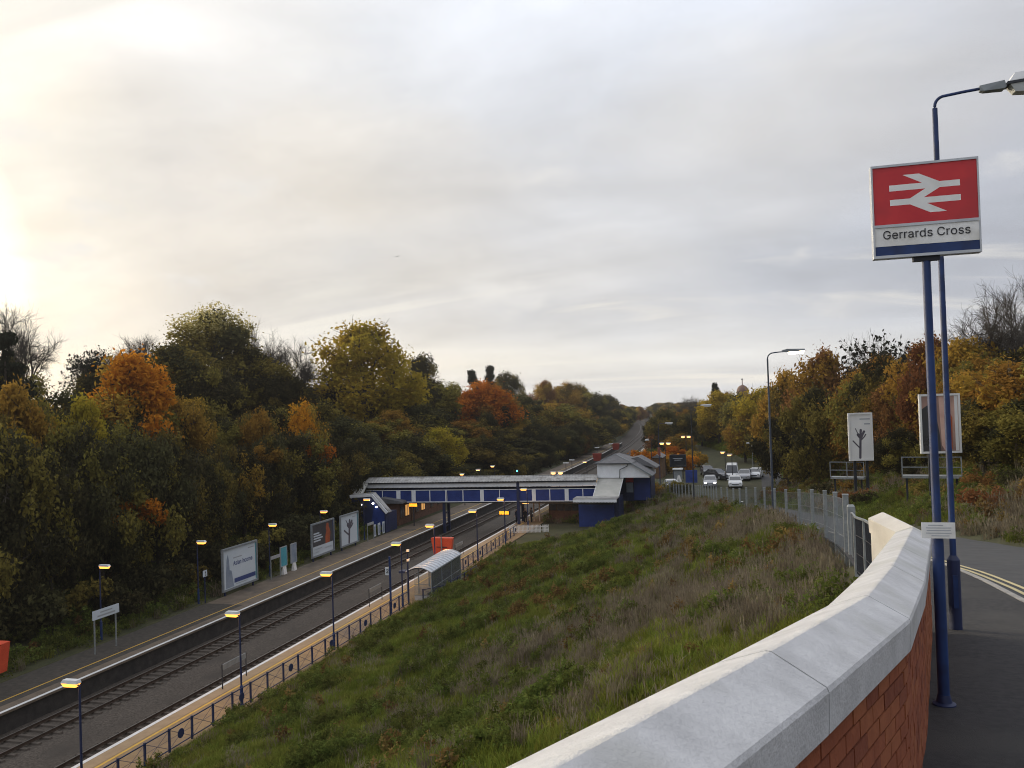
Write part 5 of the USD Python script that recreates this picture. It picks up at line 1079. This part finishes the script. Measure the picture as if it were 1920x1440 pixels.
# ---------------------------------------------------------------- station building
t = thing('station_building', 'white-walled station building with grey hipped roof at the right end of the footbridge', 'building', (-18.4, 98.9, 0))
R0 = np.array([[1.0, 0, 0], [0, 0, 1], [0, 1, 0]])
front = sg.Polygon([(.05, 5.22), (.05, 6.9), (4.1, 6.9), (6.15, 5.62), (6.15, 5.22)])
m = MB(); m.prism(front, 6.4, R0, (0, .06, 0)); m.build('upper_wall', 'white_wall', t)
m = MB(); m.prism(valance(6.1, 5.3, 5.42, .2), .04, RX, (.05, .05, 0)); m.build('valance', 'white_wall', t)
m = MB(); v = [(-.15, -.15, 6.93), (4.2, -.15, 6.93), (4.2, 6.6, 6.93), (-.15, 6.6, 6.93), (1.9, 2.2, 7.85), (2.0, 4.5, 7.85)]
m.add(v, [(0, 1, 4), (1, 2, 5), (1, 5, 4), (2, 3, 5), (3, 0, 4), (3, 4, 5), (0, 3, 2), (0, 2, 1)]); m.build('hipped_roof', 'roof', t)
for a, b in (((-.15, -.15, 6.95), (1.9, 2.2, 7.87)), ((4.2, -.15, 6.95), (1.9, 2.2, 7.87))): m = MB(); m.tube([a, b], .05, 5); m.build('roof_hip', 'lamp_grey', t)
m = MB(); m.box(-.2, 4.2, -.24, -.14, 6.86, 6.96); m.build('gutter', 'dark_metal', t)
wv = MB(); wv.hull([(x, y, z) for x, z in ((4.0, 6.98), (6.5, 5.5), (4.0, 6.90), (6.5, 5.42)) for y in (-.2, 3.4)]); wv.build('wing_roof', 'roof', t)
wv = MB(); wv.hull([(x, y, z) for x, z in ((2.6, 7.0), (4.4, 7.4), (6.6, 6.1), (4.4, 7.3), (6.6, 6.0)) for y in (3.6, 7.0)]); wv.build('rear_roof', 'roof', t)
m = MB(); m.bar((4.1, -.24, 6.93), (6.5, -.24, 5.47), .1, .16); m.build('verge_board', 'lamp_grey', t)
m = MB(); m.tube([(3.7, -.1, 6.88), (3.62, -.1, 6.6), (2.75, -.1, 6.2), (2.7, -.1, 5.2)], .05, 6); m.build('drainpipe', 'dark_metal', t)
m = MB(); m.box(2.0, 6.0, 2.2, 6.2, 2.3, 5.25); m.build('lower_wall', 'navy', t)
m = MB(); m.box(4.0, 5.9, 2.1, 2.19, 2.4, 5.1); m.build('blue_hoarding', 'panel_blue', t)
m = MB(); m.box(3.05, 3.95, 2.12, 2.19, 4.5, 5.2); m.build('red_poster', 'red', t)
m = MB(); m.box(3.1, 3.9, 2.12, 2.19, 3.3, 4.45); m.build('lit_panel', 'poster_grey', t)
m = MB(); xs_ = np.linspace(.15, 3.05, 45)
m.grid(np.array([[(x, .3 - 3.9 * k, 5.28 - 1.78 * k + .025 * math.cos(i * math.pi)) for k in (0, .5, 1)] for i, x in enumerate(xs_)])[::-1]); m.build('stair_roof', 'corr', t)
m = MB(); m.bar((.15, .25, 5.22), (.15, -3.5, 3.5), .05, .16); m.bar((3.07, .25, 5.22), (3.07, -3.5, 3.5), .05, .16); m.build('stair_verge', 'white_wall', t)
m = MB(); m.box(-1.75, 3.15, -5.6, -3.45, 3.42, 3.52); m.build('porch_roof', 'sheet', t)
m = MB(); m.prism(valance(4.9, 3.14, 3.42), .04, RX, (-1.75, -5.57, 0)); m.build('porch_valance', 'white_wall', t)
m = MB(); m.box(-1.6, 2.45, -3.35, -3.2, -.3, 2.55); m.build('blue_base_wall', 'panel_blue', t)
m = MB(); m.box(-1.6, 2.45, -3.32, -3.2, 2.55, 3.4); m.build('dark_opening', 'dark_metal', t)
m = MB(); m.box(.2, 3.0, -3.15, .2, -.3, 3.3); m.build('stair_wall', 'navy', t)
m = MB(); m.mesh(trimesh.creation.icosphere(1, .11), None, (-.25, -3.6, 3.0)); m.build('porch_lamp', 'warm', t)

# picket fence, people
t = thing('picket_fence', 'short white picket fence at the end of the platform under the footbridge', 'fence', (-26.9, 90.7, 0), 12)
for z in (.25, .62): m = MB(); m.box(0, 4.35, .0, .03, z, z + .07); m.build('rail', 'white', t)
for i in range(31):
    x = i * .143
    if i == 25: continue
    m = MB(); m.prism([(x, .03), (x + .085, .03), (x + .085, .82), (x + .043, .9), (x, .82)], .02, RX, (0, 0, 0)); m.build('picket', 'white', t)
def person(x, y, rz, coat, label, bag=False, lean=0.0):
    t = thing('person', label, 'person', (x, y, 0), rz)
    def chain(js, mat, name, edge=.05):
        M_ = m3.Manifold()
        for a, b in js:
            s = [m3.Manifold.sphere(r, 14).translate(p) for p, r in (a, b)]; M_ = M_ + m3.Manifold.batch_hull(s)
        M_ = M_.refine_to_length(edge); q = M_.to_mesh(); tm = trimesh.Trimesh(q.vert_properties[:, :3], q.tri_verts); trimesh.smoothing.filter_taubin(tm, iterations=8)
        b_ = MB(); b_.mesh(tm); return b_.build(name, mat, t if name in ('body',) else body[0], smooth=True)
    J = dict(hip=((0, 0, .92), .13), waist=((0, 0, 1.12), .125), chest=((0, .01, 1.32), .15), neck=((0, 0, 1.47), .055), head=((0, .02, 1.62), .095), top=((0, .0, 1.67), .09))
    js = [(J['hip'], J['waist']), (J['waist'], J['chest']), (J['chest'], J['neck']), (J['neck'], J['head']), (J['head'], J['top'])]
    for s in (-1, 1):
        hp, kn, an, toe = ((s * .09, 0, .88), .095), ((s * .10, .03 * s * lean, .48), .065), ((s * .10, -.02, .08), .045), ((s * .11, .14, .04), .04)
        js += [(hp, kn), (kn, an), (an, toe)]
        sh, el, wr = ((s * .185, 0, 1.40), .065), ((s * .235, -.03, 1.12), .048), ((s * .22, .08 + .05 * s, .90), .036)
        js += [(sh, el), (el, wr), (J['chest'], sh)]
        for f in range(4): js.append((((s * .22 + (f - 1.5) * .008, .085 + f * .014 + .05 * s, .87), .010), ((s * .215, .095 + f * .016 + .05 * s, .79 + .008 * (f % 3)), .008)))
        js.append((((s * .20, .08 + .05 * s, .87), .011), ((s * .185, .12 + .05 * s, .82), .009)))
    js.append((((0, .105, 1.62), .018), ((0, .125, 1.59), .016)))
    body = [None]; body[0] = chain(js, 'skin', 'body', .04)
    chain([(((0, 0, .80), .165), ((0, 0, 1.12), .15)), (((0, 0, 1.12), .15), ((0, .01, 1.33), .175)), (((0, 0, 1.33), .17), ((0, 0, 1.46), .075))] + [q for s in (-1, 1) for q in ((((s * .185, 0, 1.40), .085), ((s * .235, -.03, 1.12), .066)), (((s * .235, -.03, 1.12), .066), ((s * .222, .06 + .04 * s, .95), .05)))], coat, 'coat')
    chain([q for s in (-1, 1) for q in ((((s * .09, 0, .86), .11), ((s * .10, .03 * s * lean, .48), .082)), (((s * .10, .03 * s * lean, .48), .082), ((s * .10, -.02, .10), .066)))], 'coat_black', 'trousers')
    chain([(((0, -.02, 1.65), .105), ((0, -.015, 1.69), .095))], 'hair', 'hair')
    if bag: b_ = MB(); b_.hull([(a, b, c) for a in (.20, .34) for b in (-.14, .16) for c in (.62, .88)]); b_.build('bag', 'coat_blue', t)
person(-28.0, 97.9, 160, 'coat_blue', 'person in dark coat waiting left of the bridge pier by the platform edge')
person(-27.05, 98.2, 200, 'coat_black', 'person in black coat standing just right of the bridge pier', lean=1)
person(-26.5, 98.9, 90, 'coat_grey', 'person in dark grey coat, rightmost of the three waiting', True)
t = thing('signal_post', 'slim signal post showing a small blue-green light beyond the footbridge roof', 'signal', (-37.4, 131.7, 0))
m = MB(); m.tube([(0, 0, -.1), (0, 0, 3.4)], .06, 8); m.build('post', 'dark_metal', t); m = MB(); m.box(-.18, .18, -.1, .1, 2.7, 3.5); m.build('head', 'dark_metal', t)
m = MB(); m.mesh(trimesh.creation.icosphere(1, .13), None, (0, -.12, 3.2)); m.build('green_lens', 'green_light', t)
t = thing('dark_hut', 'dark flat-roofed hut half hidden in the trees left of the footbridge', 'building', (-56.5, 101, 2.6))
m = MB(); m.box(0, 6.2, 0, 4, 0, 3.6); m.build('wall', 'navy', t); m = MB(); m.box(-.3, 6.4, -.3, 4.3, 3.6, 3.85); m.build('roof', 'lamp_grey', t); m = MB(); m.box(6.2, 9.0, 1.0, 4.0, 2.0, 2.6); m.build('link_roof', 'sheet', t); m = MB(); m.box(3.6, 5.2, -.04, 0, .4, 2.4); m.build('door', 'lamp_grey', t)

# ---------------------------------------------------------------- mesh fence along the road
FP = [(1.99, 22.46), (2.0, 25.59), (1.94, 28.7), (1.72, 31.77), (1.43, 35.12), (1.02, 38.34), (.61, 41.45), (.17, 44.87), (-.29, 47.86), (-.81, 50.84), (-1.25, 54.1), (-1.75, 58.3), (-2.3, 62.6), (-2.9, 67.0), (-3.5, 71.8), (-4.2, 76.97), (-4.9, 80.5), (-5.57, 83.87), (-6.26, 87.84), (-6.93, 91.8), (-8.0, 96), (-9.1, 100.3), (-10.1, 104.5), (-11.6, 110.3), (-12.9, 114)]
FT = [12.34, 12.03, 11.72, 11.41, 11.03, 10.67, 10.37, 10.02, 9.71, 9.36, 8.98, 8.5, 8.05, 7.6, 7.12, 6.6, 6.28, 5.96, 5.53, 5.16, 4.7, 4.3, 3.94, 3.6, 3.5]
_fp, _ft = [], []
for i in range(len(FP)):
    _fp.append(FP[i]); _ft.append(FT[i])
    if i + 1 < len(FP) and FP[i][1] > 70: _fp.append(tuple((np.array(FP[i]) + FP[i + 1]) / 2)); _ft.append((FT[i] + FT[i + 1]) / 2)
FP, FT = _fp, _ft
mf = thing('mesh_fence', 'galvanised post and wire mesh fence along the left side of the road', 'fence')
for (x, y), zt in zip(FP, FT):
    zb = zt - 2.1 - (.25 if y < 27 else 0); m = MB(); w = .11 if y > 23 else .13
    m.box(x - w / 2, x + w / 2, y - w / 2, y + w / 2, zb, zt - .02); m.hull([(x + a * w * .56, y + b * w * .56, zt - .02 + (0 if c else .03)) for a in (-1, 1) for b in (-1, 1) for c in (0, 1)]); m.build('post', 'galv', mf)
for i in range(len(FP) - 1):
    a, b = np.array([*FP[i], FT[i]]), np.array([*FP[i + 1], FT[i + 1]]); m = MB(); L = np.linalg.norm(b - a); st = .075 if i < 4 else .12 if i < 10 else .5
    for k in range(1, int(L / st)):
        p = a + (b - a) * k * st / L; m.bar(p - [0, 0, 2.05], p - [0, 0, .12], .004 if i < 10 else .006)
    for h in (.12, .6, 1.1, 1.6, 2.0): m.bar(a - [0, 0, h], b - [0, 0, h], .005, .007)
    m.build('mesh_panel', 'lamp_grey' if i < 5 else 'lamp_blue', mf)
t = thing('corner_post', 'broad pale fence post closing the near end of the mesh fence', 'post', (2.03, 21.6, 10.0)); m = MB(); m.box(-.085, .085, -.085, .085, 0, 2.16); m.build('shaft', 'galv', t); m = MB(); m.hull([(a * .085, b * .085, 2.16) for a in (-1, 1) for b in (-1, 1)] + [(a * .06, b * .06, 2.2) for a in (-1, 1) for b in (-1, 1)]); m.build('cap', 'galv', t)
lf = thing('low_mesh_fence', 'low grey mesh fence panels between the wall end and the tall mesh fence', 'fence')
LP = [(1.50, 12.6, 13.06), (1.50, 14.0, 12.95), (1.50, 15.4, 12.80), (1.75, 18.0, 12.45), (1.95, 20.6, 12.15)]
for x, y, z in LP: m = MB(); m.box(x - .03, x + .03, y - .03, y + .03, z - 1.0, z); m.build('post', 'galv', lf)
for a, b in zip(LP, LP[1:]):
    a, b = np.array(a), np.array(b); m = MB(); L = np.linalg.norm(b - a)
    for k in range(1, int(L / .05)): p = a + (b - a) * k * .05 / L; m.bar(p - [0, 0, .95], p, .006)
    for h in (.02, .3, .6, .9): m.bar(a - [0, 0, h], b - [0, 0, h], .012)
    m.build('mesh_panel', 'dark_metal', lf)
    m = MB(); m.bar(a + [0, 0, .0], b + [0, 0, .0], .03); m.build('top_rail', 'lamp_grey', lf)
t = thing('rag', 'scrap of orange and cream plastic caught at the foot of the mesh fence', 'litter', (.28, 39.5, 8.5)); m = MB()
P = np.array([[(x * .13 + .05 * math.sin(k * 2.1), .05 * math.cos(x * 2 + k), k * .17) for x in np.linspace(-1, 1, 4)] for k in range(5)]); m.grid(P); m.grid(P[::-1] + [0, .02, 0]); m.build('sheet', 'marker', t)

# ---------------------------------------------------------------- cars
def car(x, y, rz, paint, label, lights=False, van=False, z=None, L=4.2, roof_mat=None):
    t = thing('van' if van else 'parked_car' if not lights else 'car', label, 'van' if van else 'car', (x, y, float(zr(y)) - .1 if z is None else z), rz)      # nose towards -y
    W = .86 if not van else .95; H = 1.42 if not van else 2.05
    lo = [(-L / 2, .30), (-L / 2 + .02, .62), (-L / 2 + .25, .80), (-L / 2 + 1.15, .95), (L / 2 - .5, .98), (L / 2 - .05, .90), (L / 2, .55), (L / 2 - .05, .28), (-L / 2 + .1, .22)]
    b = MB(); b.hull([(s * W * (1.0 if .3 < q < .85 else .93), p, q) for p, q in lo for s in (-1, 1)]); body = b.build('body', paint, t)
    c0, c1, c2, c3 = ((-L / 2 + 1.1, -L / 2 + 1.85, L / 2 - .95, L / 2 - .3) if not van else (-L / 2 + .75, -L / 2 + 1.25, L / 2 - .12, L / 2 - .05))
    b = MB(); b.hull([(s * w, p, q) for p, q, w in ((c0, .93, W * .9), (c1, H - .06, W * .74), (c2, H - .06, W * .74), (c3, .95, W * .88)) for s in (-1, 1)]); b.build('glasshouse', 'windscreen', t)
    b = MB(); b.hull([(s * w, p, q) for p, q, w in ((c1 - .05, H - .09, W * .76), (c1 + .15, H, W * .66), (c2 - .1, H, W * .66), (c2 + .05, H - .09, W * .76)) for s in (-1, 1)]); b.build('roof', paint, t)
    for s in (-1, 1):
        b = MB(); b.bar((s * W * .905, c0, .93), (s * W * .745, c1, H - .05), .06); b.bar((s * W * .90, c3, .93), (s * W * .75, c2, H - .05), .08); b.bar((s * W * .89, (c1 + c2) / 2, .95), (s * W * .75, (c1 + c2) / 2, H - .05), .07); b.build('pillar', paint, t)
        for p in (-L / 2 + .78, L / 2 - .78):
            b = MB(); b.mesh(trimesh.creation.cylinder(.31, .2, sections=16), np.array([[0, 0, 1.0], [0, 1, 0], [-1, 0, 0]]), (s * (W - .1), p, .31)); wh = b.build('wheel', 'tyre', t)
            b = MB(); b.mesh(trimesh.creation.cylinder(.19, .02, sections=10), np.array([[0, 0, 1.0], [0, 1, 0], [-1, 0, 0]]), (s * (W + .01), p, .31)); b.build('hub', 'alu', wh)
        b = MB(); b.mesh(trimesh.creation.icosphere(1, 1.0), np.diag([.17 if lights else .16, .07, .12 if lights else .09]), (s * W * .70, -L / 2 + .06, .66)); b.build('headlight', 'headlight' if lights else 'lens_clear', t)
        b = MB(); b.box(s * W * .72 - .1, s * W * .72 + .1, L / 2 - .06, L / 2 + .015, .66, .82); b.build('tail_light', 'red', t)
        b = MB(); b.box(s * (W + .06) - .08, s * (W + .06) + .08, c0 + .2, c0 + .35, .95, 1.08); b.build('mirror', paint, t)
    b = MB(); b.box(-.26, .26, -L / 2 - .02, -L / 2 + .03, .36, .47); b.build('number_plate', 'poster_white', t)
    b = MB(); b.box(-W * .5, W * .5, -L / 2 - .01, -L / 2 + .04, .5, .6); b.build('grille', 'dark_metal', t)
car(-6.45, 116.6, 3, 'car_silver', 'silver car driving this way with both headlights on', True)
car(-3.2, 116.0, 2, 'car_white', 'white car parked nose-on, right of the car with headlights')
car(-5.9, 126.5, 42, 'car_dark', 'dark car parked side-on behind the car with headlights')
car(-3.9, 127.4, 1, 'car_white', 'white van with a high roof behind the nose-on white car', van=True, L=4.8)
car(-2.1, 125.4, -4, 'car_silver', 'silver car parked right of the white van')
car(-.6, 127.6, -8, 'car_white', 'white car at the right end of the parked row')
car(-7.6, 131.6, 12, 'car_dark', 'small dark car at the far left of the parked row')
car(-11.6, 117.0, 12, 'car_white', 'white car half hidden behind bushes by the blue hoarding', z=1.75)
t = thing('blue_hoarding', 'dark blue site hoarding panel left of the car with headlights', 'hoarding', (-9.95, 120.2, 2.4)); m = MB(); m.box(0, 1.6, 0, .08, 0, 1.75); m.build('panel', 'panel_blue', t); m = MB(); m.box(.1, .2, .08, .16, 0, 1.7); m.build('post', 'dark_metal', t); m = MB(); m.box(1.4, 1.5, .08, .16, 0, 1.7); m.build('post', 'dark_metal', t)
t = thing('dark_screen', 'large dark display screen on two legs in front of the golden trees', 'screen', (-12.7, 126.6, 2.3)); m = MB(); m.box(0, 2.4, 0, .2, 1.75, 3.55); m.build('case', 'dark_metal', t); m = MB(); m.box(.12, 2.28, -.02, 0, 1.87, 3.43); sc_ = m.build('screen', 'dark_glass', t)
m = MB(); m.box(.5, 1.9, -.03, -.02, 2.95, 3.05); m.box(.7, 1.7, -.03, -.02, 2.7, 2.78); m.build('dim_text', 'grey_text', sc_)
for x in (.5, 1.9): m = MB(); m.box(x - .06, x + .06, .06, .16, 0, 1.75); m.build('leg', 'dark_metal', t)
t = thing('triangle_sign', 'white triangular sign board standing by the blue hoarding', 'sign', (-11.0, 121.8, 2.35)); m = MB(); m.prism([(-.42, 0), (.42, 0), (.12, .95), (-.12, .95)], .05, RX); m.build('board', 'white', t); m = MB(); m.prism([(-.1, .1), (.1, .1), (0, .5)], .055, RX); m.build('mark', 'lamp_grey', t); m = MB(); m.bar((0, .4, 0), (0, .02, .9), .05); m.build('prop', 'dark_metal', t)
t = thing('ticket_kiosk', 'small kiosk with pale flat roof below the dark screen', 'kiosk', (-11.9, 124, 2.35)); m = MB(); m.box(0, 1.1, 0, 1, 0, 1.5); m.build('box', 'lamp_grey', t); m = MB(); m.box(-.15, 1.25, -.15, 1.15, 1.5, 1.68); m.build('roof', 'lamp_white', t)

# ---------------------------------------------------------------- right bank: posters, gantries, stairs, dome, wall
def bank_poster(x, y, z0, z1, W, rz, label, paper, draw):
    zt = float(terrain(x, y)) - .3
    t = thing('bank_poster', label, 'poster board', (x, y, 0), rz); fw = .10
    fm = MB()
    for a, b, c, d in ((0, W, z0, z0 + fw), (0, W, z1 - fw, z1), (0, fw, z0 + fw, z1 - fw), (W - fw, W, z0 + fw, z1 - fw)): fm.box(a, b, -.08, .07, c, d)
    fm.build('frame', 'poster_cream', t); m = MB(); m.box(fw, W - fw, -.04, .05, z0 + fw, z1 - fw); pp = m.build('poster', paper, t)
    for u in (W * .25, W * .75): m = MB(); m.box(u - .08, u + .08, .08, .2, zt, z1 - .1); m.build('support_post', 'dark_metal', t)
    def S(name, mat, poly):
        mm = MB()
        for q in getattr(poly, 'geoms', [poly]): mm.prism(q, .004, RX, (0, -.04, 0))
        mm.build(name, mat, pp)
    draw(S, W, z0, z1)
def e1(S, W, z0, z1): branch(S, W * .47, z0 + .05, (z1 - z0) * .8, 1.25); S('small_print', 'grey_text', sg.MultiPolygon([rect(W * .48, W * .9, z1 - .42, z1 - .34), rect(W * .66, W * .9, z1 - .72, z1 - .64)]))
bank_poster(5.27, 56.0, 10.42, 13.35, 1.44, 10, 'white roadside poster with a dark flowering branch on the right bank', 'poster_cream', e1)
def e2(S, W, z0, z1):
    S('light_glow', 'poster_pink', sg.Polygon([(W * .52, z0 + .4), (W * .48, z1 - .12), (W * .7, z1 - .12), (W * .74, z0 + .12), (W * .6, z0 + .12)]))
    S('dark_side', 'poster_dark', sg.Polygon([(.10, z0 + .1), (.10, z1 - .75), (W * .2, z1 - .55), (W * .40, z1 - .95), (W * .48, z0 + .9), (W * .5, z0 + .1)])); S('figure', 'poster_fig', sg.Polygon([(W * .62, z0 + .3), (W * .66, z1 - 1.1), (W * .72, z1 - .8), (W * .80, z1 - 1.2), (W * .78, z0 + .2)])); S('pale_edge', 'poster_cream', rect(W * .86, W - .12, z0 + .12, z1 - .12)); S('print_lines', 'poster_cream', sg.MultiPolygon([rect(.2, .62, z0 + .75, z0 + .83), rect(.2, .7, z0 + .57, z0 + .65), rect(.2, .66, z0 + .39, z0 + .47)]))
bank_poster(7.65, 46.1, 11.55, 14.48, 1.95, 12, 'larger roadside poster of a dusky pink scene behind the two blue posts', 'poster_sunset', e2)
def gantry(x, y, z, L, rz, label):
    zt = float(terrain(x, y)) - z - .4
    t = thing('gantry', label, 'platform', (x, y, z), rz)
    m = MB(); m.box(0, L, 0, .7, 0, .12); m.build('deck', 'galv', t)
    for h in (.55, 1.05): m = MB(); m.bar((0, 0, h), (L, 0, h), .04); m.build('rail', 'lamp_grey', t)
    for k in range(3): u = L * k / 2; m = MB(); m.box(u - .025, u + .025, -.025, .025, .12, 1.07); m.build('upright', 'galv', t)
    for u in (.2, L - .2): m = MB(); m.box(u - .05, u + .05, .3, .4, min(zt, -.5), 0); m.build('leg', 'dark_metal', t)
gantry(4.2, 56.6, 9.27, 1.95, -14, 'metal access platform with railing below the white roadside poster')
gantry(6.85, 46.6, 10.30, 2.65, -8, 'metal access platform with railing below the larger roadside poster')
hrz = thing('handrail', 'grey stepped handrail climbing the bank right of the blue lamp post', 'handrail')
P0 = [(7.9, 44.0, 9.3), (9.2, 45.5, 9.3), (10.6, 46.5, 10.0), (12.6, 47.4, 10.5)]
for h in (0, -.45): m = MB(); m.tube([np.array(p) + [0, 0, h] for p in P0], .03, 6); m.build('rail', 'galv', hrz)
for p in P0: m = MB(); m.tube([np.array(p) + [0, 0, -1.3], p], .03, 6); m.build('post', 'galv', hrz)
t = thing('domed_tower', 'brown domed tower with a finial rising above the trees in the distance', 'tower', (-4.9, 310.5, 8.0)); m = MB(); m.mesh(trimesh.creation.cylinder(1.9, 7.2, sections=20), None, (0, 0, 3.0)); m.build('drum', 'dome_copper', t)
m = MB(); m.mesh(lathe([(2.0, 6.6), (2.0, 6.75), (1.85, 7.4), (1.45, 8.0), (.8, 8.5), (.16, 8.75), (.13, 10.9), (.0, 10.95)], 20)); m.build('dome', 'dome_copper', t, smooth=40); m = MB(); m.box(-.3, .3, -.1, .1, 10.5, 10.9); m.build('finial', 'lamp_grey', t)
t = thing('red_house', 'dark red house wall glimpsed between the trunks at the right edge', 'building', (16.9, 66.5, 6.0)); m = MB(); m.box(0, 7, 0, 5, 0, 4.9); m.build('wall', 'red_brick_far', t); m = MB(); m.hull([(x, y, z) for x, z in ((-.3, 4.9), (7.3, 4.9), (3.5, 7.4)) for y in (-.3, 5.3)]); m.build('roof', 'roof', t); m = MB(); m.box(-.02, 7, -.12, -.06, 3.2, 3.32); m.build('white_rail', 'white', t); m = MB(); m.box(2, 3, -.03, 0, 3.5, 4.6); m.build('window', 'dark_glass', t)
t = thing('orange_building', 'low ochre building with a small chimney behind the station building wing', 'building', (-16.6, 128, 2.2)); m = MB(); m.box(1.3, 2.6, 0, 5, 0, 3.1); m.build('wall', 'timber', t); m = MB(); m.hull([(x, y, z) for x, z in ((1.1, 3.1), (2.8, 3.1), (1.9, 3.6)) for y in (-.2, 5.2)]); m.build('roof', 'roof', t); m = MB(); m.box(2.0, 2.4, .4, .8, 3.0, 4.6); m.build('chimney', 'brick2', t)
t = thing('bird', 'tiny dark bird flying above the trees at left', 'bird', (-52, 120, 37)); m = MB(); m.hull([(0, -.2, 0), (0, .25, 0), (.06, 0, .03), (-.06, 0, .03), (0, 0, -.06)]); bb = m.build('body', 'dark_metal', t)
for s in (-1, 1): m = MB(); m.hull([(0, -.06, .02), (0, .12, .02), (s * .5, .08, .16), (s * .45, .0, .15), (s * .2, .0, .1)]); m.build('wing', 'dark_metal', t)

# ---------------------------------------------------------------- air
hz = MB(); hz.box(-1000, 1000, -120, 1600, -45, 60)
hz.build('haze', 'haze', kind='stuff', label='thin evening haze filling the valley')
